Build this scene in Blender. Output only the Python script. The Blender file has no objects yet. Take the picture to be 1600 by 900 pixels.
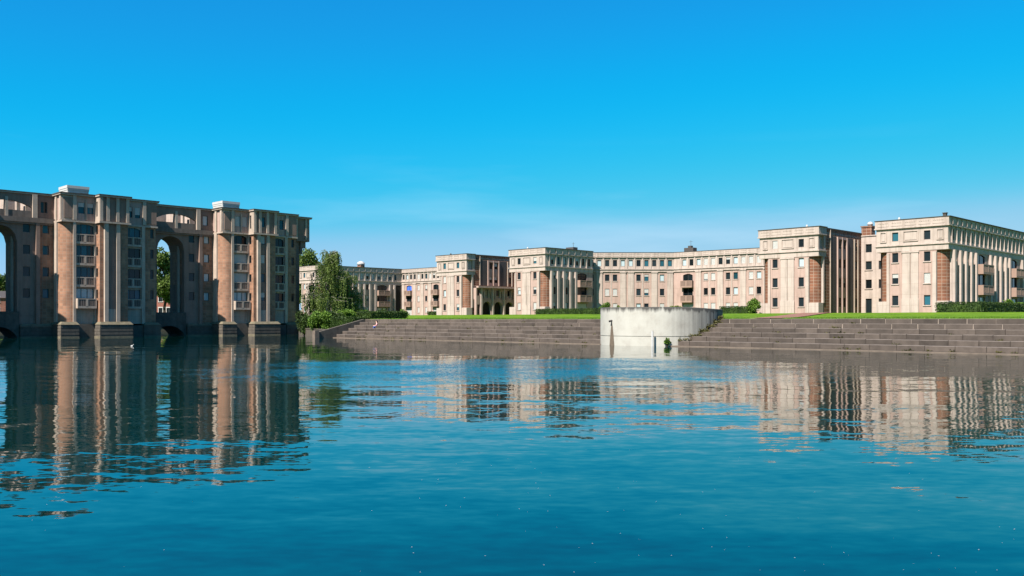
import bpy, math, random
from mathutils import Vector, noise as mnoise
random.seed(7)
R = math.radians
scene = bpy.context.scene
COL = scene.collection
# ---------------------------------------------------------------- camera, sky, sun, exposure
# site axes: +x / +y follow the building grid, the camera looks along (-1, 1)
cam_d = bpy.data.cameras.new('camera'); cam = bpy.data.objects.new('camera', cam_d); COL.objects.link(cam)
cam.location = (0, 0, 2.2); cam.rotation_euler = (R(90), 0, R(45))
cam_d.sensor_width = 36; cam_d.lens = 36 * 1400 / 1600; cam_d.shift_y = 50 / 1600
cam_d.clip_start = 0.1; cam_d.clip_end = 6000
scene.camera = cam
scene.render.resolution_x = 1024; scene.render.resolution_y = 576

SUN_EL = R(48); SX, SY = 0.14, -0.99
sd = Vector((SX * math.cos(SUN_EL), SY * math.cos(SUN_EL), math.sin(SUN_EL))).normalized()
world = bpy.data.worlds.new('World'); scene.world = world; world.use_nodes = True
wn = world.node_tree.nodes; wl = world.node_tree.links
bg = wn['Background']
sky = wn.new('ShaderNodeTexSky'); sky.sky_type = 'NISHITA'; sky.sun_disc = False
sky.sun_elevation = SUN_EL; sky.sun_rotation = math.atan2(SX, SY)
sky.altitude = 0; sky.air_density = 1.0; sky.dust_density = 0.3; sky.ozone_density = 1.5
BGS, EXPO = 0.115, 1.4
sc1 = wn.new('ShaderNodeVectorMath'); sc1.operation = 'SCALE'; sc1.inputs['Scale'].default_value = BGS
cv = wn.new('ShaderNodeRGBCurve')          # colour response: the clear, deep cyan-blue of this sky
for ch, pts in enumerate(([(0, .009), (.18, .009), (.30, .012), (.45, .09), (.60, .31), (.85, .40), (1, .45)],
                          [(0, .0), (.30, .325), (.456, .49), (.77, .62), (1, .68)],
                          [(0, .06), (.35, .60), (.497, .80), (.665, .90), (.81, .87), (1, .87)])):
    c = cv.mapping.curves[ch]
    while len(c.points) < len(pts): c.points.new(0.5, 0.5)
    for p, q in zip(c.points, pts): p.location = q
cv.mapping.use_clip = False; cv.mapping.update()
sc2 = wn.new('ShaderNodeVectorMath'); sc2.operation = 'SCALE'; sc2.inputs['Scale'].default_value = 1 / BGS / 2 ** EXPO
# faint streaks of high cloud
tc = wn.new('ShaderNodeTexCoord'); mp = wn.new('ShaderNodeMapping'); mp.inputs['Scale'].default_value = (1.2, 1.2, 9)
mp.inputs['Rotation'].default_value = (R(6), R(4), 0)
nz = wn.new('ShaderNodeTexNoise'); nz.inputs['Scale'].default_value = 2.2; nz.inputs['Detail'].default_value = 7
rp = wn.new('ShaderNodeMapRange'); rp.inputs['From Min'].default_value = 0.52; rp.inputs['From Max'].default_value = 0.85
rp.inputs['To Max'].default_value = 0.28
mx = wn.new('ShaderNodeMixRGB'); mx.inputs['Color2'].default_value = (3.4, 3.9, 4.4, 1)
wl.new(tc.outputs['Generated'], mp.inputs[0]); wl.new(mp.outputs[0], nz.inputs['Vector'])
spz = wn.new('ShaderNodeSeparateXYZ'); wl.new(tc.outputs['Generated'], spz.inputs[0])
lowm = wn.new('ShaderNodeMapRange'); lowm.inputs['From Min'].default_value = 0.08; lowm.inputs['From Max'].default_value = 0.20; lowm.inputs['To Min'].default_value = 1; lowm.inputs['To Max'].default_value = 0
wl.new(spz.outputs[2], lowm.inputs[0]); cm = wn.new('ShaderNodeMath'); cm.operation = 'MULTIPLY'
wl.new(nz.outputs[0], rp.inputs[0]); wl.new(rp.outputs[0], cm.inputs[0]); wl.new(lowm.outputs[0], cm.inputs[1]); wl.new(cm.outputs[0], mx.inputs['Fac'])
wl.new(sky.outputs[0], sc1.inputs[0]); wl.new(sc1.outputs[0], cv.inputs['Color']); wl.new(cv.outputs[0], sc2.inputs[0]); wl.new(sc2.outputs[0], mx.inputs['Color1'])
wl.new(mx.outputs[0], bg.inputs['Color'])
bg.inputs['Strength'].default_value = BGS
sun_d = bpy.data.lights.new('sun', 'SUN'); sun = bpy.data.objects.new('sun', sun_d); COL.objects.link(sun)
sun_d.energy = 5.0; sun_d.angle = R(0.5); sun_d.color = (1, 0.94, 0.85)
sun.rotation_euler = (-sd).to_track_quat('-Z', 'Y').to_euler(); sun.location = (0, -40, 60)
vs = scene.view_settings
vs.view_transform = 'Standard'; vs.look = 'None'; vs.gamma = 1; vs.use_curve_mapping = False; vs.exposure = EXPO

# ---------------------------------------------------------------- materials
def newmat(name):
    m = bpy.data.materials.new(name); m.use_nodes = True
    nt = m.node_tree
    return m, nt, nt.nodes, nt.links, nt.nodes['Principled BSDF']
def ramp(n, stops):
    r = n.new('ShaderNodeValToRGB'); e = r.color_ramp.elements
    while len(e) < len(stops): e.new(0.5)
    for i, (p, c) in enumerate(stops):
        e[i].position = p; e[i].color = (*c, 1)
    return r
def mul(c, k): return tuple(min(1, v * k) for v in c)
ALB = 0.45
def surf(name, col, var=0.22, scale=1.2, rough=0.85, streak=0.0, bump=0.15, grime=(0.5, 0.48, 0.45), joints=None):
    col = mul(col, ALB)
    m, nt, n, l, b = newmat(name)
    g = n.new('ShaderNodeNewGeometry')
    t1 = n.new('ShaderNodeTexNoise'); t1.inputs['Scale'].default_value = scale; t1.inputs['Detail'].default_value = 8
    t1.inputs['Roughness'].default_value = 0.65
    l.new(g.outputs['Position'], t1.inputs['Vector'])
    r = ramp(n, [(0.25, mul(col, 1 - var)), (0.5, col), (0.75, mul(col, 1 + var * 0.7))])
    l.new(t1.outputs[0], r.inputs[0]); out = r.outputs[0]
    if streak:
        mp = n.new('ShaderNodeMapping'); mp.inputs['Scale'].default_value = (2.2, 2.2, 0.16)
        l.new(g.outputs['Position'], mp.inputs[0])
        t2 = n.new('ShaderNodeTexNoise'); t2.inputs['Scale'].default_value = 1.3; t2.inputs['Detail'].default_value = 6
        l.new(mp.outputs[0], t2.inputs['Vector'])
        r2 = n.new('ShaderNodeMapRange'); r2.inputs['From Min'].default_value = 0.48; r2.inputs['From Max'].default_value = 0.78
        r2.inputs['To Max'].default_value = streak; l.new(t2.outputs[0], r2.inputs[0])
        mxx = n.new('ShaderNodeMixRGB'); mxx.blend_type = 'MULTIPLY'; mxx.inputs['Color2'].default_value = (*grime, 1)
        l.new(r2.outputs[0], mxx.inputs['Fac']); l.new(out, mxx.inputs['Color1']); out = mxx.outputs[0]
    if joints:
        uvn = n.new('ShaderNodeUVMap'); br = n.new('ShaderNodeTexBrick'); br.offset = 0.0; br.inputs['Scale'].default_value = 1
        br.inputs['Color1'].default_value = (1, 1, 1, 1); br.inputs['Color2'].default_value = (.95, .95, .945, 1); br.inputs['Mortar'].default_value = (.78, .76, .74, 1)
        br.inputs['Mortar Size'].default_value = 0.018; br.inputs['Brick Width'].default_value = joints[0]; br.inputs['Row Height'].default_value = joints[1]
        l.new(uvn.outputs[0], br.inputs['Vector']); mj = n.new('ShaderNodeMixRGB'); mj.blend_type = 'MULTIPLY'; mj.inputs['Fac'].default_value = 1
        l.new(out, mj.inputs['Color1']); l.new(br.outputs['Color'], mj.inputs['Color2']); out = mj.outputs[0]
    l.new(out, b.inputs['Base Color'])
    b.inputs['Roughness'].default_value = rough; b.inputs['Specular IOR Level'].default_value = 0.3
    if bump:
        t3 = n.new('ShaderNodeTexNoise'); t3.inputs['Scale'].default_value = scale * 14; t3.inputs['Detail'].default_value = 5
        l.new(g.outputs['Position'], t3.inputs['Vector'])
        bp = n.new('ShaderNodeBump'); bp.inputs['Strength'].default_value = bump; bp.inputs['Distance'].default_value = 0.03
        l.new(t3.outputs[0], bp.inputs['Height']); l.new(bp.outputs[0], b.inputs['Normal'])
    return m
def tiles(name, col, joint, bw, bh, mortar=0.02, rough=0.8, var=0.25):
    col = mul(col, ALB); joint = mul(joint, ALB)
    m, nt, n, l, b = newmat(name)
    uv = n.new('ShaderNodeUVMap')
    br = n.new('ShaderNodeTexBrick'); br.offset = 0.0
    br.inputs['Color1'].default_value = (*mul(col, 1 - var), 1); br.inputs['Color2'].default_value = (*mul(col, 1 + var * .5), 1)
    br.inputs['Mortar'].default_value = (*joint, 1); br.inputs['Scale'].default_value = 1
    br.inputs['Mortar Size'].default_value = mortar; br.inputs['Brick Width'].default_value = bw; br.inputs['Row Height'].default_value = bh
    l.new(uv.outputs[0], br.inputs['Vector'])
    g = n.new('ShaderNodeNewGeometry')
    t1 = n.new('ShaderNodeTexNoise'); t1.inputs['Scale'].default_value = 0.8; t1.inputs['Detail'].default_value = 6
    l.new(g.outputs['Position'], t1.inputs['Vector'])
    r2 = n.new('ShaderNodeMapRange'); r2.inputs['From Min'].default_value = 0.3; r2.inputs['From Max'].default_value = 0.7
    r2.inputs['To Min'].default_value = 0.78; r2.inputs['To Max'].default_value = 1.15
    l.new(t1.outputs[0], r2.inputs[0])
    mm = n.new('ShaderNodeVectorMath'); mm.operation = 'SCALE'
    l.new(br.outputs['Color'], mm.inputs[0]); l.new(r2.outputs[0], mm.inputs['Scale'])
    l.new(mm.outputs[0], b.inputs['Base Color'])
    bp = n.new('ShaderNodeBump'); bp.inputs['Strength'].default_value = 0.4; bp.inputs['Distance'].default_value = 0.02; bp.invert = True
    l.new(br.outputs['Fac'], bp.inputs['Height']); l.new(bp.outputs[0], b.inputs['Normal'])
    b.inputs['Roughness'].default_value = rough; b.inputs['Specular IOR Level'].default_value = 0.3
    return m
def plain(name, col, rough=0.6, metal=0.0, spec=0.5):
    m, nt, n, l, b = newmat(name)
    b.inputs['Base Color'].default_value = (*col, 1); b.inputs['Roughness'].default_value = rough
    b.inputs['Metallic'].default_value = metal; b.inputs['Specular IOR Level'].default_value = spec
    return m
def glass(name, col, rough=0.06):
    m, nt, n, l, b = newmat(name)
    g = n.new('ShaderNodeObjectInfo')
    r = ramp(n, [(0, mul(col, 0.5)), (1, mul(col, 1.6))]); l.new(g.outputs['Random'], r.inputs[0])
    l.new(r.outputs[0], b.inputs['Base Color']); b.inputs['Roughness'].default_value = rough
    b.inputs['IOR'].default_value = 1.36
    return m
def leafmat(name, dark, light, trans=0.25):
    dark = mul(dark, ALB); light = mul(light, ALB)
    m, nt, n, l, b = newmat(name)
    g = n.new('ShaderNodeNewGeometry')
    t1 = n.new('ShaderNodeTexNoise'); t1.inputs['Scale'].default_value = 0.9; t1.inputs['Detail'].default_value = 4
    l.new(g.outputs['Position'], t1.inputs['Vector'])
    ad = n.new('ShaderNodeMath'); ad.operation = 'MULTIPLY_ADD'; ad.inputs[1].default_value = 0.35; 
    l.new(g.outputs['Random Per Island'], ad.inputs[0])
    sb = n.new('ShaderNodeMath'); sb.operation = 'SUBTRACT'; sb.inputs[1].default_value = 0.15
    l.new(t1.outputs[0], sb.inputs[0]); l.new(sb.outputs[0], ad.inputs[2])
    r = ramp(n, [(0.3, dark), (0.75, light)]); l.new(ad.outputs[0], r.inputs[0])
    l.new(r.outputs[0], b.inputs['Base Color']); b.inputs['Roughness'].default_value = 0.6
    b.inputs['Specular IOR Level'].default_value = 0.25
    tr = n.new('ShaderNodeBsdfTranslucent'); l.new(r.outputs[0], tr.inputs['Color'])
    ms = n.new('ShaderNodeMixShader'); ms.inputs[0].default_value = trans
    l.new(b.outputs[0], ms.inputs[1]); l.new(tr.outputs[0], ms.inputs[2])
    l.new(ms.outputs[0], n['Material Output'].inputs['Surface'])
    return m

M = {}
M['stone'] = surf('pale_stone', (0.755, 0.61, 0.535), 0.14, 0.9, 0.85, 0.75, 0.12, joints=(1.45, 1.35))
M['pink'] = surf('pink_render', (0.70, 0.485, 0.415), 0.14, 0.9, 0.88, 0.7, 0.12, joints=(1.45, 2.7))
M['vstone'] = surf('weathered_stone', (0.70, 0.555, 0.45), 0.18, 0.9, 0.88, 0.6, 0.18, joints=(1.6, 2.7))
M['stained'] = surf('black_stained_stone', (0.26, 0.205, 0.175), 0.4, 0.8, 0.9, 0.7, 0.2)
M['vpanel'] = surf('mauve_panel', (0.40, 0.265, 0.21), 0.18, 0.9, 0.88, 0.5, 0.15, joints=(1.6, 2.7))
M['brick'] = tiles('terracotta_tiles', (0.36, 0.145, 0.08), (0.52, 0.36, 0.27), 0.62, 0.42, 0.03)
M['vbrick'] = tiles('orange_tiles', (0.54, 0.272, 0.165), (0.46, 0.32, 0.23), 0.45, 0.36, 0.02)
M['darkpanel'] = surf('slate_panel', (0.115, 0.10, 0.095), 0.2, 1.0, 0.8, 0.3, 0.1)
M['frame'] = plain('window_frame_dark', (0.035, 0.03, 0.03), 0.5)
M['glass'] = glass('window_glass', (0.008, 0.012, 0.014))
M['glassb'] = glass('window_glass_blue', (0.012, 0.055, 0.075))
M['curtain'] = plain('curtain_behind_glass', (0.30, 0.36, 0.38), 0.12)
M['shutter'] = surf('white_shutter', (0.78, 0.76, 0.73), 0.05, 2.0, 0.5, 0.0, 0.0)
M['blue'] = plain('blue_awning', (0.03, 0.10, 0.45), 0.7)
M['dark'] = plain('dark_void', (0.02, 0.018, 0.016), 0.9, 0, 0.1)
M['coping'] = surf('dark_coping', (0.10, 0.088, 0.075), 0.25, 1.5, 0.9, 0.0, 0.1)
M['rail'] = surf('balcony_slats', (0.33, 0.25, 0.21), 0.15, 1.2, 0.85, 0.3, 0.05)
M['railp'] = surf('pink_balcony', (0.50, 0.33, 0.26), 0.12, 1.2, 0.85, 0.3, 0.05)
M['roof'] = surf('roof_gravel', (0.30, 0.28, 0.26), 0.2, 2.0, 0.95)
M['plinth'] = surf('mossy_plinth', (0.16, 0.135, 0.11), 0.45, 1.4, 0.9, 0.5, 0.3)
M['plinthtop'] = surf('lichen_ledge', (0.25, 0.21, 0.14), 0.45, 1.8, 0.95, 0.0, 0.3)
M['white'] = surf('white_paint', (0.78, 0.76, 0.74), 0.08, 1.0, 0.6, 0.2, 0.0)
M['redbrick'] = tiles('red_house_brick', (0.45, 0.10, 0.06), (0.40, 0.30, 0.25), 0.22, 0.075, 0.008)
M['slate'] = surf('roof_slates', (0.10, 0.085, 0.085), 0.25, 2.0, 0.8)
M['block'] = surf('dark_step_stone', (0.138, 0.108, 0.090), 0.42, 1.1, 0.9, 0.35, 0.35)
M['mortar'] = surf('pale_mortar', (0.55, 0.45, 0.38), 0.3, 3.0, 0.95)
M['joint'] = surf('dark_open_joint', (0.07, 0.055, 0.045), 0.3, 3.0, 0.95)
M['ledge'] = surf('pale_waterside_ledge', (0.26, 0.20, 0.16), 0.35, 1.5, 0.9, 0.0, 0.3)
M['path'] = surf('red_brick_paving', (0.36, 0.17, 0.12), 0.2, 2.0, 0.9)
M['bark'] = surf('birch_bark', (0.42, 0.38, 0.33), 0.5, 3.0, 0.9, 0.5)
M['bark2'] = surf('brown_bark', (0.10, 0.075, 0.055), 0.3, 4.0, 0.95)
M['metal'] = plain('grey_metal', (0.35, 0.35, 0.36), 0.4, 0.6)
M['leaf_birch'] = leafmat('birch_leaves', (0.08, 0.15, 0.03), (0.33, 0.44, 0.10), 0.4)
M['leaf_tree'] = leafmat('tree_leaves', (0.10, 0.17, 0.03), (0.32, 0.45, 0.10), 0.35)
M['leaf_dark'] = leafmat('hedge_leaves', (0.025, 0.06, 0.012), (0.10, 0.175, 0.03))
M['leaf_bright'] = leafmat('bright_shrub_leaves', (0.075, 0.18, 0.018), (0.27, 0.46, 0.05))
M['leaf_yellow'] = leafmat('yellow_shrub_leaves', (0.14, 0.24, 0.02), (0.34, 0.42, 0.04))
M['moss'] = leafmat('moss_weeds', (0.07, 0.075, 0.02), (0.19, 0.17, 0.05))
M['grassblade'] = leafmat('grass_blades', (0.09, 0.22, 0.012), (0.22, 0.42, 0.02))

def tint(m, lo, hi):
    nt = m.node_tree; b = nt.nodes['Principled BSDF']; src = b.inputs['Base Color'].links[0].from_socket
    oi = nt.nodes.new('ShaderNodeObjectInfo'); mr = nt.nodes.new('ShaderNodeMapRange'); mr.inputs['To Min'].default_value = lo; mr.inputs['To Max'].default_value = hi
    vmn = nt.nodes.new('ShaderNodeVectorMath'); vmn.operation = 'SCALE'
    nt.links.new(oi.outputs['Random'], mr.inputs[0]); nt.links.new(src, vmn.inputs[0]); nt.links.new(mr.outputs[0], vmn.inputs['Scale']); nt.links.new(vmn.outputs[0], b.inputs['Base Color'])
tint(M['block'], 0.72, 1.25)
# ---------------------------------------------------------------- mesh helpers
class MB:
    def __init__(s): s.v = []; s.f = []; s.m = []; s.uv = []
    def quad(s, pts, mi=0, uv=None):
        i = len(s.v); s.v.extend(pts); s.f.append(tuple(range(i, i + len(pts)))); s.m.append(mi)
        if uv is None:
            a, b, c = Vector(pts[0]), Vector(pts[1]), Vector(pts[2])
            nn = (b - a).cross(c - a)
            if nn.length < 1e-12: nn = Vector((0, 0, 1))
            nn.normalize()
            if abs(nn.z) > 0.75: uv = [(p[0], p[1]) for p in pts]
            else:
                t = Vector((0, 0, 1)).cross(nn).normalized()
                uv = [(t.x * p[0] + t.y * p[1], p[2]) for p in pts]
        s.uv.extend(uv)
    def box(s, x0, x1, y0, y1, z0, z1, mi=0, topmi=None, top_in=0.0):
        k = top_in
        b = [(x0, y0, z0), (x1, y0, z0), (x1, y1, z0), (x0, y1, z0)]
        t = [(x0 + k, y0 + k, z1), (x1 - k, y0 + k, z1), (x1 - k, y1 - k, z1), (x0 + k, y1 - k, z1)]
        s.quad(b[::-1], mi); s.quad(t, mi if topmi is None else topmi)
        for i in range(4):
            j = (i + 1) % 4
            s.quad([b[i], b[j], t[j], t[i]], mi)
    def prism(s, poly, y0, y1, mi=0):
        # polygon in (x, z), extruded along y; poly counter-clockwise seen from -y
        n = len(poly)
        s.quad([(p[0], y0, p[1]) for p in poly], mi)
        s.quad([(p[0], y1, p[1]) for p in poly][::-1], mi)
        for i in range(n):
            p, q = poly[i], poly[(i + 1) % n]
            s.quad([(q[0], y0, q[1]), (p[0], y0, p[1]), (p[0], y1, p[1]), (q[0], y1, q[1])], mi)
    def tube(s, pts, rad, seg=7, mi=0, cap=True):
        rings = []
        for i, p in enumerate(pts):
            p = Vector(p)
            a = Vector(pts[max(i - 1, 0)]); c = Vector(pts[min(i + 1, len(pts) - 1)])
            d = (c - a).normalized(); up = Vector((0, 0, 1)) if abs(d.z) < 0.9 else Vector((1, 0, 0))
            u = d.cross(up).normalized(); w = d.cross(u)
            rings.append([tuple(p + (u * math.cos(2 * math.pi * k / seg) + w * math.sin(2 * math.pi * k / seg)) * rad[i]) for k in range(seg)])
        for i in range(len(rings) - 1):
            for k in range(seg):
                j = (k + 1) % seg
                s.quad([rings[i][j], rings[i][k], rings[i + 1][k], rings[i + 1][j]], mi)
        if cap: s.quad(rings[-1][::-1], mi); s.quad(rings[0], mi)
    def mesh(s, name, mats, smooth=False, weld=False):
        me = bpy.data.meshes.new(name); me.from_pydata(s.v, [], s.f)
        uvl = me.uv_layers.new(name='UVMap'); flat = [c for p in s.uv for c in p]; uvl.data.foreach_set('uv', flat)
        for mt in (mats if isinstance(mats, (list, tuple)) else [mats]): me.materials.append(mt)
        me.polygons.foreach_set('material_index', s.m)
        if smooth: me.polygons.foreach_set('use_smooth', [True] * len(s.f))
        if weld:
            import bmesh
            bm = bmesh.new(); bm.from_mesh(me); bmesh.ops.remove_doubles(bm, verts=bm.verts, dist=1e-4); bm.to_mesh(me); bm.free()
        me.update(); return me
def link(name, me, parent=None, loc=(0, 0, 0), rz=0.0):
    o = bpy.data.objects.new(name, me); COL.objects.link(o)
    o.location = loc; o.rotation_euler = (0, 0, rz)
    if parent is not None: o.parent = parent
    return o
def tag(o, label=None, cat=None, group=None, kind=None):
    if label: o['label'] = label
    if cat: o['category'] = cat
    if group: o['group'] = group
    if kind: o['kind'] = kind
    return o
def empty(name, loc, label, cat, group=None):
    o = bpy.data.objects.new(name, None); COL.objects.link(o); o.location = loc
    return tag(o, label, cat, group)

CACHE = {}
class Face:
    """a facade plane: s runs left to right seen from outside, n outward, z up; pieces are parented to root"""
    def __init__(f, root, O, ang):
        f.root = root; f.O = Vector((O[0], O[1], 0)); f.a = ang
        f.t = Vector((math.cos(ang), math.sin(ang), 0)); f.n = Vector((f.t.y, -f.t.x, 0))
    def loc(f, s, n=0.0, z=0.0):
        return f.O + f.t * s + f.n * n + Vector((0, 0, z)) - f.root.location
    def put(f, name, me, s, n=0.0, z=0.0): return link(name, me, f.root, f.loc(s, n, z), f.a)
    def box(f, name, s0, s1, n0, n1, z0, z1, mat):
        key = ('box', round(s1 - s0, 3), round(n1 - n0, 3), round(z1 - z0, 3), mat)
        if key not in CACHE:
            b = MB(); b.box(0, s1 - s0, -(n1 - n0), 0, 0, z1 - z0); CACHE[key] = b.mesh(name, M[mat])
        return f.put(name, CACHE[key], s0, n0, z0)
    def mb(f, name, b, mats): return f.put(name, b.mesh(name, mats), 0, 0, 0)
    def wall(f, s0, s1, z0, z1, openings, mat, n=0.0, rev=0.24, name='wall'):
        """sheet with real recessed openings; openings (s0, s1, z0, z1)"""
        b = MB(); ops = [o for o in openings if o[0] < s1 and o[1] > s0]
        S = sorted(set([s0, s1] + [min(max(v, s0), s1) for o in ops for v in o[:2]]))
        Z = sorted(set([z0, z1] + [min(max(v, z0), z1) for o in ops for v in o[2:4]]))
        for j in range(len(Z) - 1):
            run = None
            for i in range(len(S) - 1):
                cs, cz = (S[i] + S[i + 1]) / 2, (Z[j] + Z[j + 1]) / 2
                hole = any(o[0] < cs < o[1] and o[2] < cz < o[3] for o in ops)
                if not hole: run = S[i] if run is None else run
                if run is not None and (hole or i == len(S) - 2):
                    e = S[i] if hole else S[i + 1]
                    b.quad([(run, -n, Z[j]), (e, -n, Z[j]), (e, -n, Z[j + 1]), (run, -n, Z[j + 1])]); run = None
        for a, c, d, e in [o[:4] for o in ops]:
            y0, y1 = -n, -n + rev
            b.quad([(a, y0, d), (c, y0, d), (c, y1, d), (a, y1, d)][::1])
            b.quad([(a, y0, e), (a, y1, e), (c, y1, e), (c, y0, e)])
            b.quad([(a, y0, d), (a, y1, d), (a, y1, e), (a, y0, e)])
            b.quad([(c, y0, d), (c, y0, e), (c, y1, e), (c, y1, d)])
            b.quad([(a, y1, d), (c, y1, d), (c, y1, e), (a, y1, e)], 1)
        return f.mb(name, b, [M[mat], M['dark']])
    def window(f, s0, s1, z0, z1, n=0.0, rec=0.17, style=None, cols=1, shut=None, arch=False):
        """frame + pane(s) + optional roller shutter inside an opening"""
        w, h = s1 - s0, z1 - z0
        key = ('wf', round(w, 2), round(h, 2), cols)
        fr = 0.055
        if key not in CACHE:
            b = MB()
            b.box(0, fr, -0.05, 0.03, 0, h); b.box(w - fr, w, -0.05, 0.03, 0, h)
            b.box(fr, w - fr, -0.05, 0.03, 0, fr); b.box(fr, w - fr, -0.05, 0.03, h - fr, h)
            for k in range(1, cols):
                x = w * k / cols; b.box(x - fr / 2, x + fr / 2, -0.05, 0.03, fr, h - fr)
            CACHE[key] = b.mesh('window', M['frame'])
        o = f.put('window', CACHE[key], s0, n - rec, z0)
        if style is None:
            style = random.choices(['glass', 'glassb', 'curtain'], [6, 2, 1.6])[0]
        pw = (w - fr * (cols + 1)) / cols if cols > 1 else w - 2 * fr
        pk = ('pane', round(pw, 2), round(h, 2), style)
        if pk not in CACHE:
            b = MB(); b.box(0, pw, 0.0, 0.02, fr, h - fr); CACHE[pk] = b.mesh('pane', M[style])
        for k in range(cols):
            p = link('pane', CACHE[pk], o, (fr + k * (w - fr) / cols, 0, 0))
            p.rotation_euler = (random.uniform(-.004, .004), 0, random.uniform(-.012, .012))
        if shut is None: shut = random.choices([0, 0.35, 1.0], [7, 1.2, 1.5])[0]
        if shut > 0:
            sk = ('shut', round(w, 2), round(h, 2), shut)
            if sk not in CACHE:
                b = MB(); hh = (h - 0.02) * shut; k = max(3, int(hh / 0.11))
                for i in range(k):
                    za = h - 0.01 - hh + hh * i / k; zb = za + hh / k - 0.012
                    b.box(0.03, w - 0.03, -0.09, -0.056, za, zb)
                b.box(0.035, w - 0.035, -0.056, -0.052, h - 0.01 - hh, h - 0.01)
                CACHE[sk] = b.mesh('shutter', M['shutter'])
            link('shutter', CACHE[sk], o)
        return o
    def arch_head(f, s0, s1, z1, rise, n, depth, mat, name='arch_head'):
        key = ('ah', round(s1 - s0, 2), rise, depth, mat)
        if key not in CACHE:
            w = s1 - s0; b = MB(); K = 8
            rr = (w * w / 4 + rise * rise) / (2 * rise); zc = -rr
            P = [(w * k / K, min(0, zc + math.sqrt(max(0, rr * rr - (w * k / K - w / 2) ** 2)))) for k in range(K + 1)]
            for k in range(K):
                (xa, za), (xb, zb) = P[k], P[k + 1]
                if za > -1e-3 and zb > -1e-3: continue
                b.quad([(xa, -depth, za), (xb, -depth, zb), (xb, -depth, 0.0), (xa, -depth, 0.0)])
                b.quad([(xa, 0, za), (xb, 0, zb), (xb, -depth, zb), (xa, -depth, za)])
            CACHE[key] = b.mesh(name, M[mat])
        return f.put(name, CACHE[key], s0, n - depth, z1)
    def balcony(f, s0, s1, z0, z1, n, depth, mat, rail_mat, label=None):
        """box balcony with two slatted panels either side of a mid post"""
        w, h = s1 - s0, z1 - z0
        key = ('bal', round(w, 2), round(h, 2), round(depth, 2), mat)
        if key not in CACHE:
            b = MB(); p = 0.12
            b.box(0, w, -depth, 0, 0, 0.14)
            b.box(0, p, -depth, 0, 0.14, h); b.box(w - p, w, -depth, 0, 0.14, h)
            b.box(w / 2 - p, w / 2 + p, -depth, -depth + 0.1, 0.14, h - 0.12)
            b.box(p, w - p, -depth, -depth + 0.14, h - 0.12, h)
            b.box(p, w - p, -depth, -depth + 0.1, 0.14, 0.28)
            CACHE[key] = b.mesh('balcony', M[mat])
            b = MB(); pitch = 0.21
            for a, e in ((p, w / 2 - p), (w / 2 + p, w - p)):
                k = max(2, int((e - a) / pitch)); st = (e - a) / k
                for i in range(k): b.box(a + st * (i + .22), a + st * (i + .78), -depth + 0.02, -depth + 0.07, 0.28, h - 0.12)
            b.quad([(p, -depth + 0.12, 0.2), (w - p, -depth + 0.12, 0.2), (w - p, -depth + 0.12, h - 0.05), (p, -depth + 0.12, h - 0.05)], 1)
            CACHE[key + ('r',)] = b.mesh('slats', [M[rail_mat], M['frame']])
        o = f.put('balcony', CACHE[key], s0, n, z0)
        link('slats', CACHE[key + ('r',)], o)
        return o
    def dentils(f, s0, s1, n, z1, step, w, h, d, mat, name='dentil_course'):
        b = MB(); k = max(1, int((s1 - s0) / step)); st = (s1 - s0) / k
        for i in range(k):
            x = s0 + st * (i + .5); b.box(x - w / 2, x + w / 2, -n - d, -n, z1 - h, z1)
        return tag(f.mb(name, b, M[mat]), kind='stuff')
def round_corner(root, cx, cy, r, a0, a1, z0, z1, mat, name='brick_column', seg=14):
    b = MB()
    for k in range(seg):
        t0 = a0 + (a1 - a0) * k / seg; t1 = a0 + (a1 - a0) * (k + 1) / seg
        p0 = (r * math.cos(t0), r * math.sin(t0)); p1 = (r * math.cos(t1), r * math.sin(t1))
        b.quad([(*p0, 0), (*p1, 0), (*p1, z1 - z0), (*p0, z1 - z0)], 0,
               [(r * t0, z0), (r * t1, z0), (r * t1, z1), (r * t0, z1)])
    me = b.mesh(name, M[mat], smooth=True, weld=True)
    return link(name, me, root, Vector((cx, cy, z0)) - root.location)
def slab(root, name, x0, x1, y0, y1, z0, z1, mat, top=None):
    b = MB(); b.box(0, x1 - x0, 0, y1 - y0, 0, z1 - z0, 0, None if top is None else 1)
    return link(name, b.mesh(name, [M[mat]] + ([M[top]] if top else [])), root, Vector((x0, y0, z0)) - root.location)

# ---------------------------------------------------------------- setting: ground, water
def sstep(a, b, v):
    t = min(1, max(0, (v - a) / (b - a))); return t * t * (3 - 2 * t)
def shore(x):
    if x > -93.75: return 67.2
    if x > -118: return 62.0 + (-93.75 - x) * (11.0 / 24.25)
    return 76.0
def gz(x, y):
    d = (y - x) * 0.70711; r = (y + x) * 0.70711
    if y > shore(x) and x > -3000:
        if x > -93.75: z = 2.30 + 0.8 * sstep(66, 113, y)
        else: z = 0.85 + 1.55 * sstep(0, 7, y - shore(x)) + 0.75 * sstep(80, 113, y)
        return z
    if x < -168: return 0.5 + 2.3 * sstep(0, 16, -168 - x)
    if d < 2.2 or x > 75 or y < -75: return 0.6
    return -2.2
def axis(parts):
    v = []
    for a, b, st in parts:
        k = max(1, int(round((b - a) / st)))
        v += [a + (b - a) * i / k for i in range(k)]
    v.append(parts[-1][1]); return v
xs = axis([(-3500, -800, 900), (-800, -300, 100), (-300, -175, 12.5), (-175, -119, 4), (-119, -94, 1.25), (-94, -93.6, 0.4), (-93.6, 12, 3.3), (12, 84, 8), (84, 500, 100), (500, 3500, 1000)])
ys = axis([(-3500, -500, 1000), (-500, -80, 105), (-80, -4, 9.5), (-4, 6, 1.25), (6, 58, 6.5), (58, 67.0, 1), (67.0, 67.4, 0.4), (67.4, 80, 1.05), (80, 116, 3), (116, 200, 12), (200, 600, 100), (600, 3500, 700)])
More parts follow.
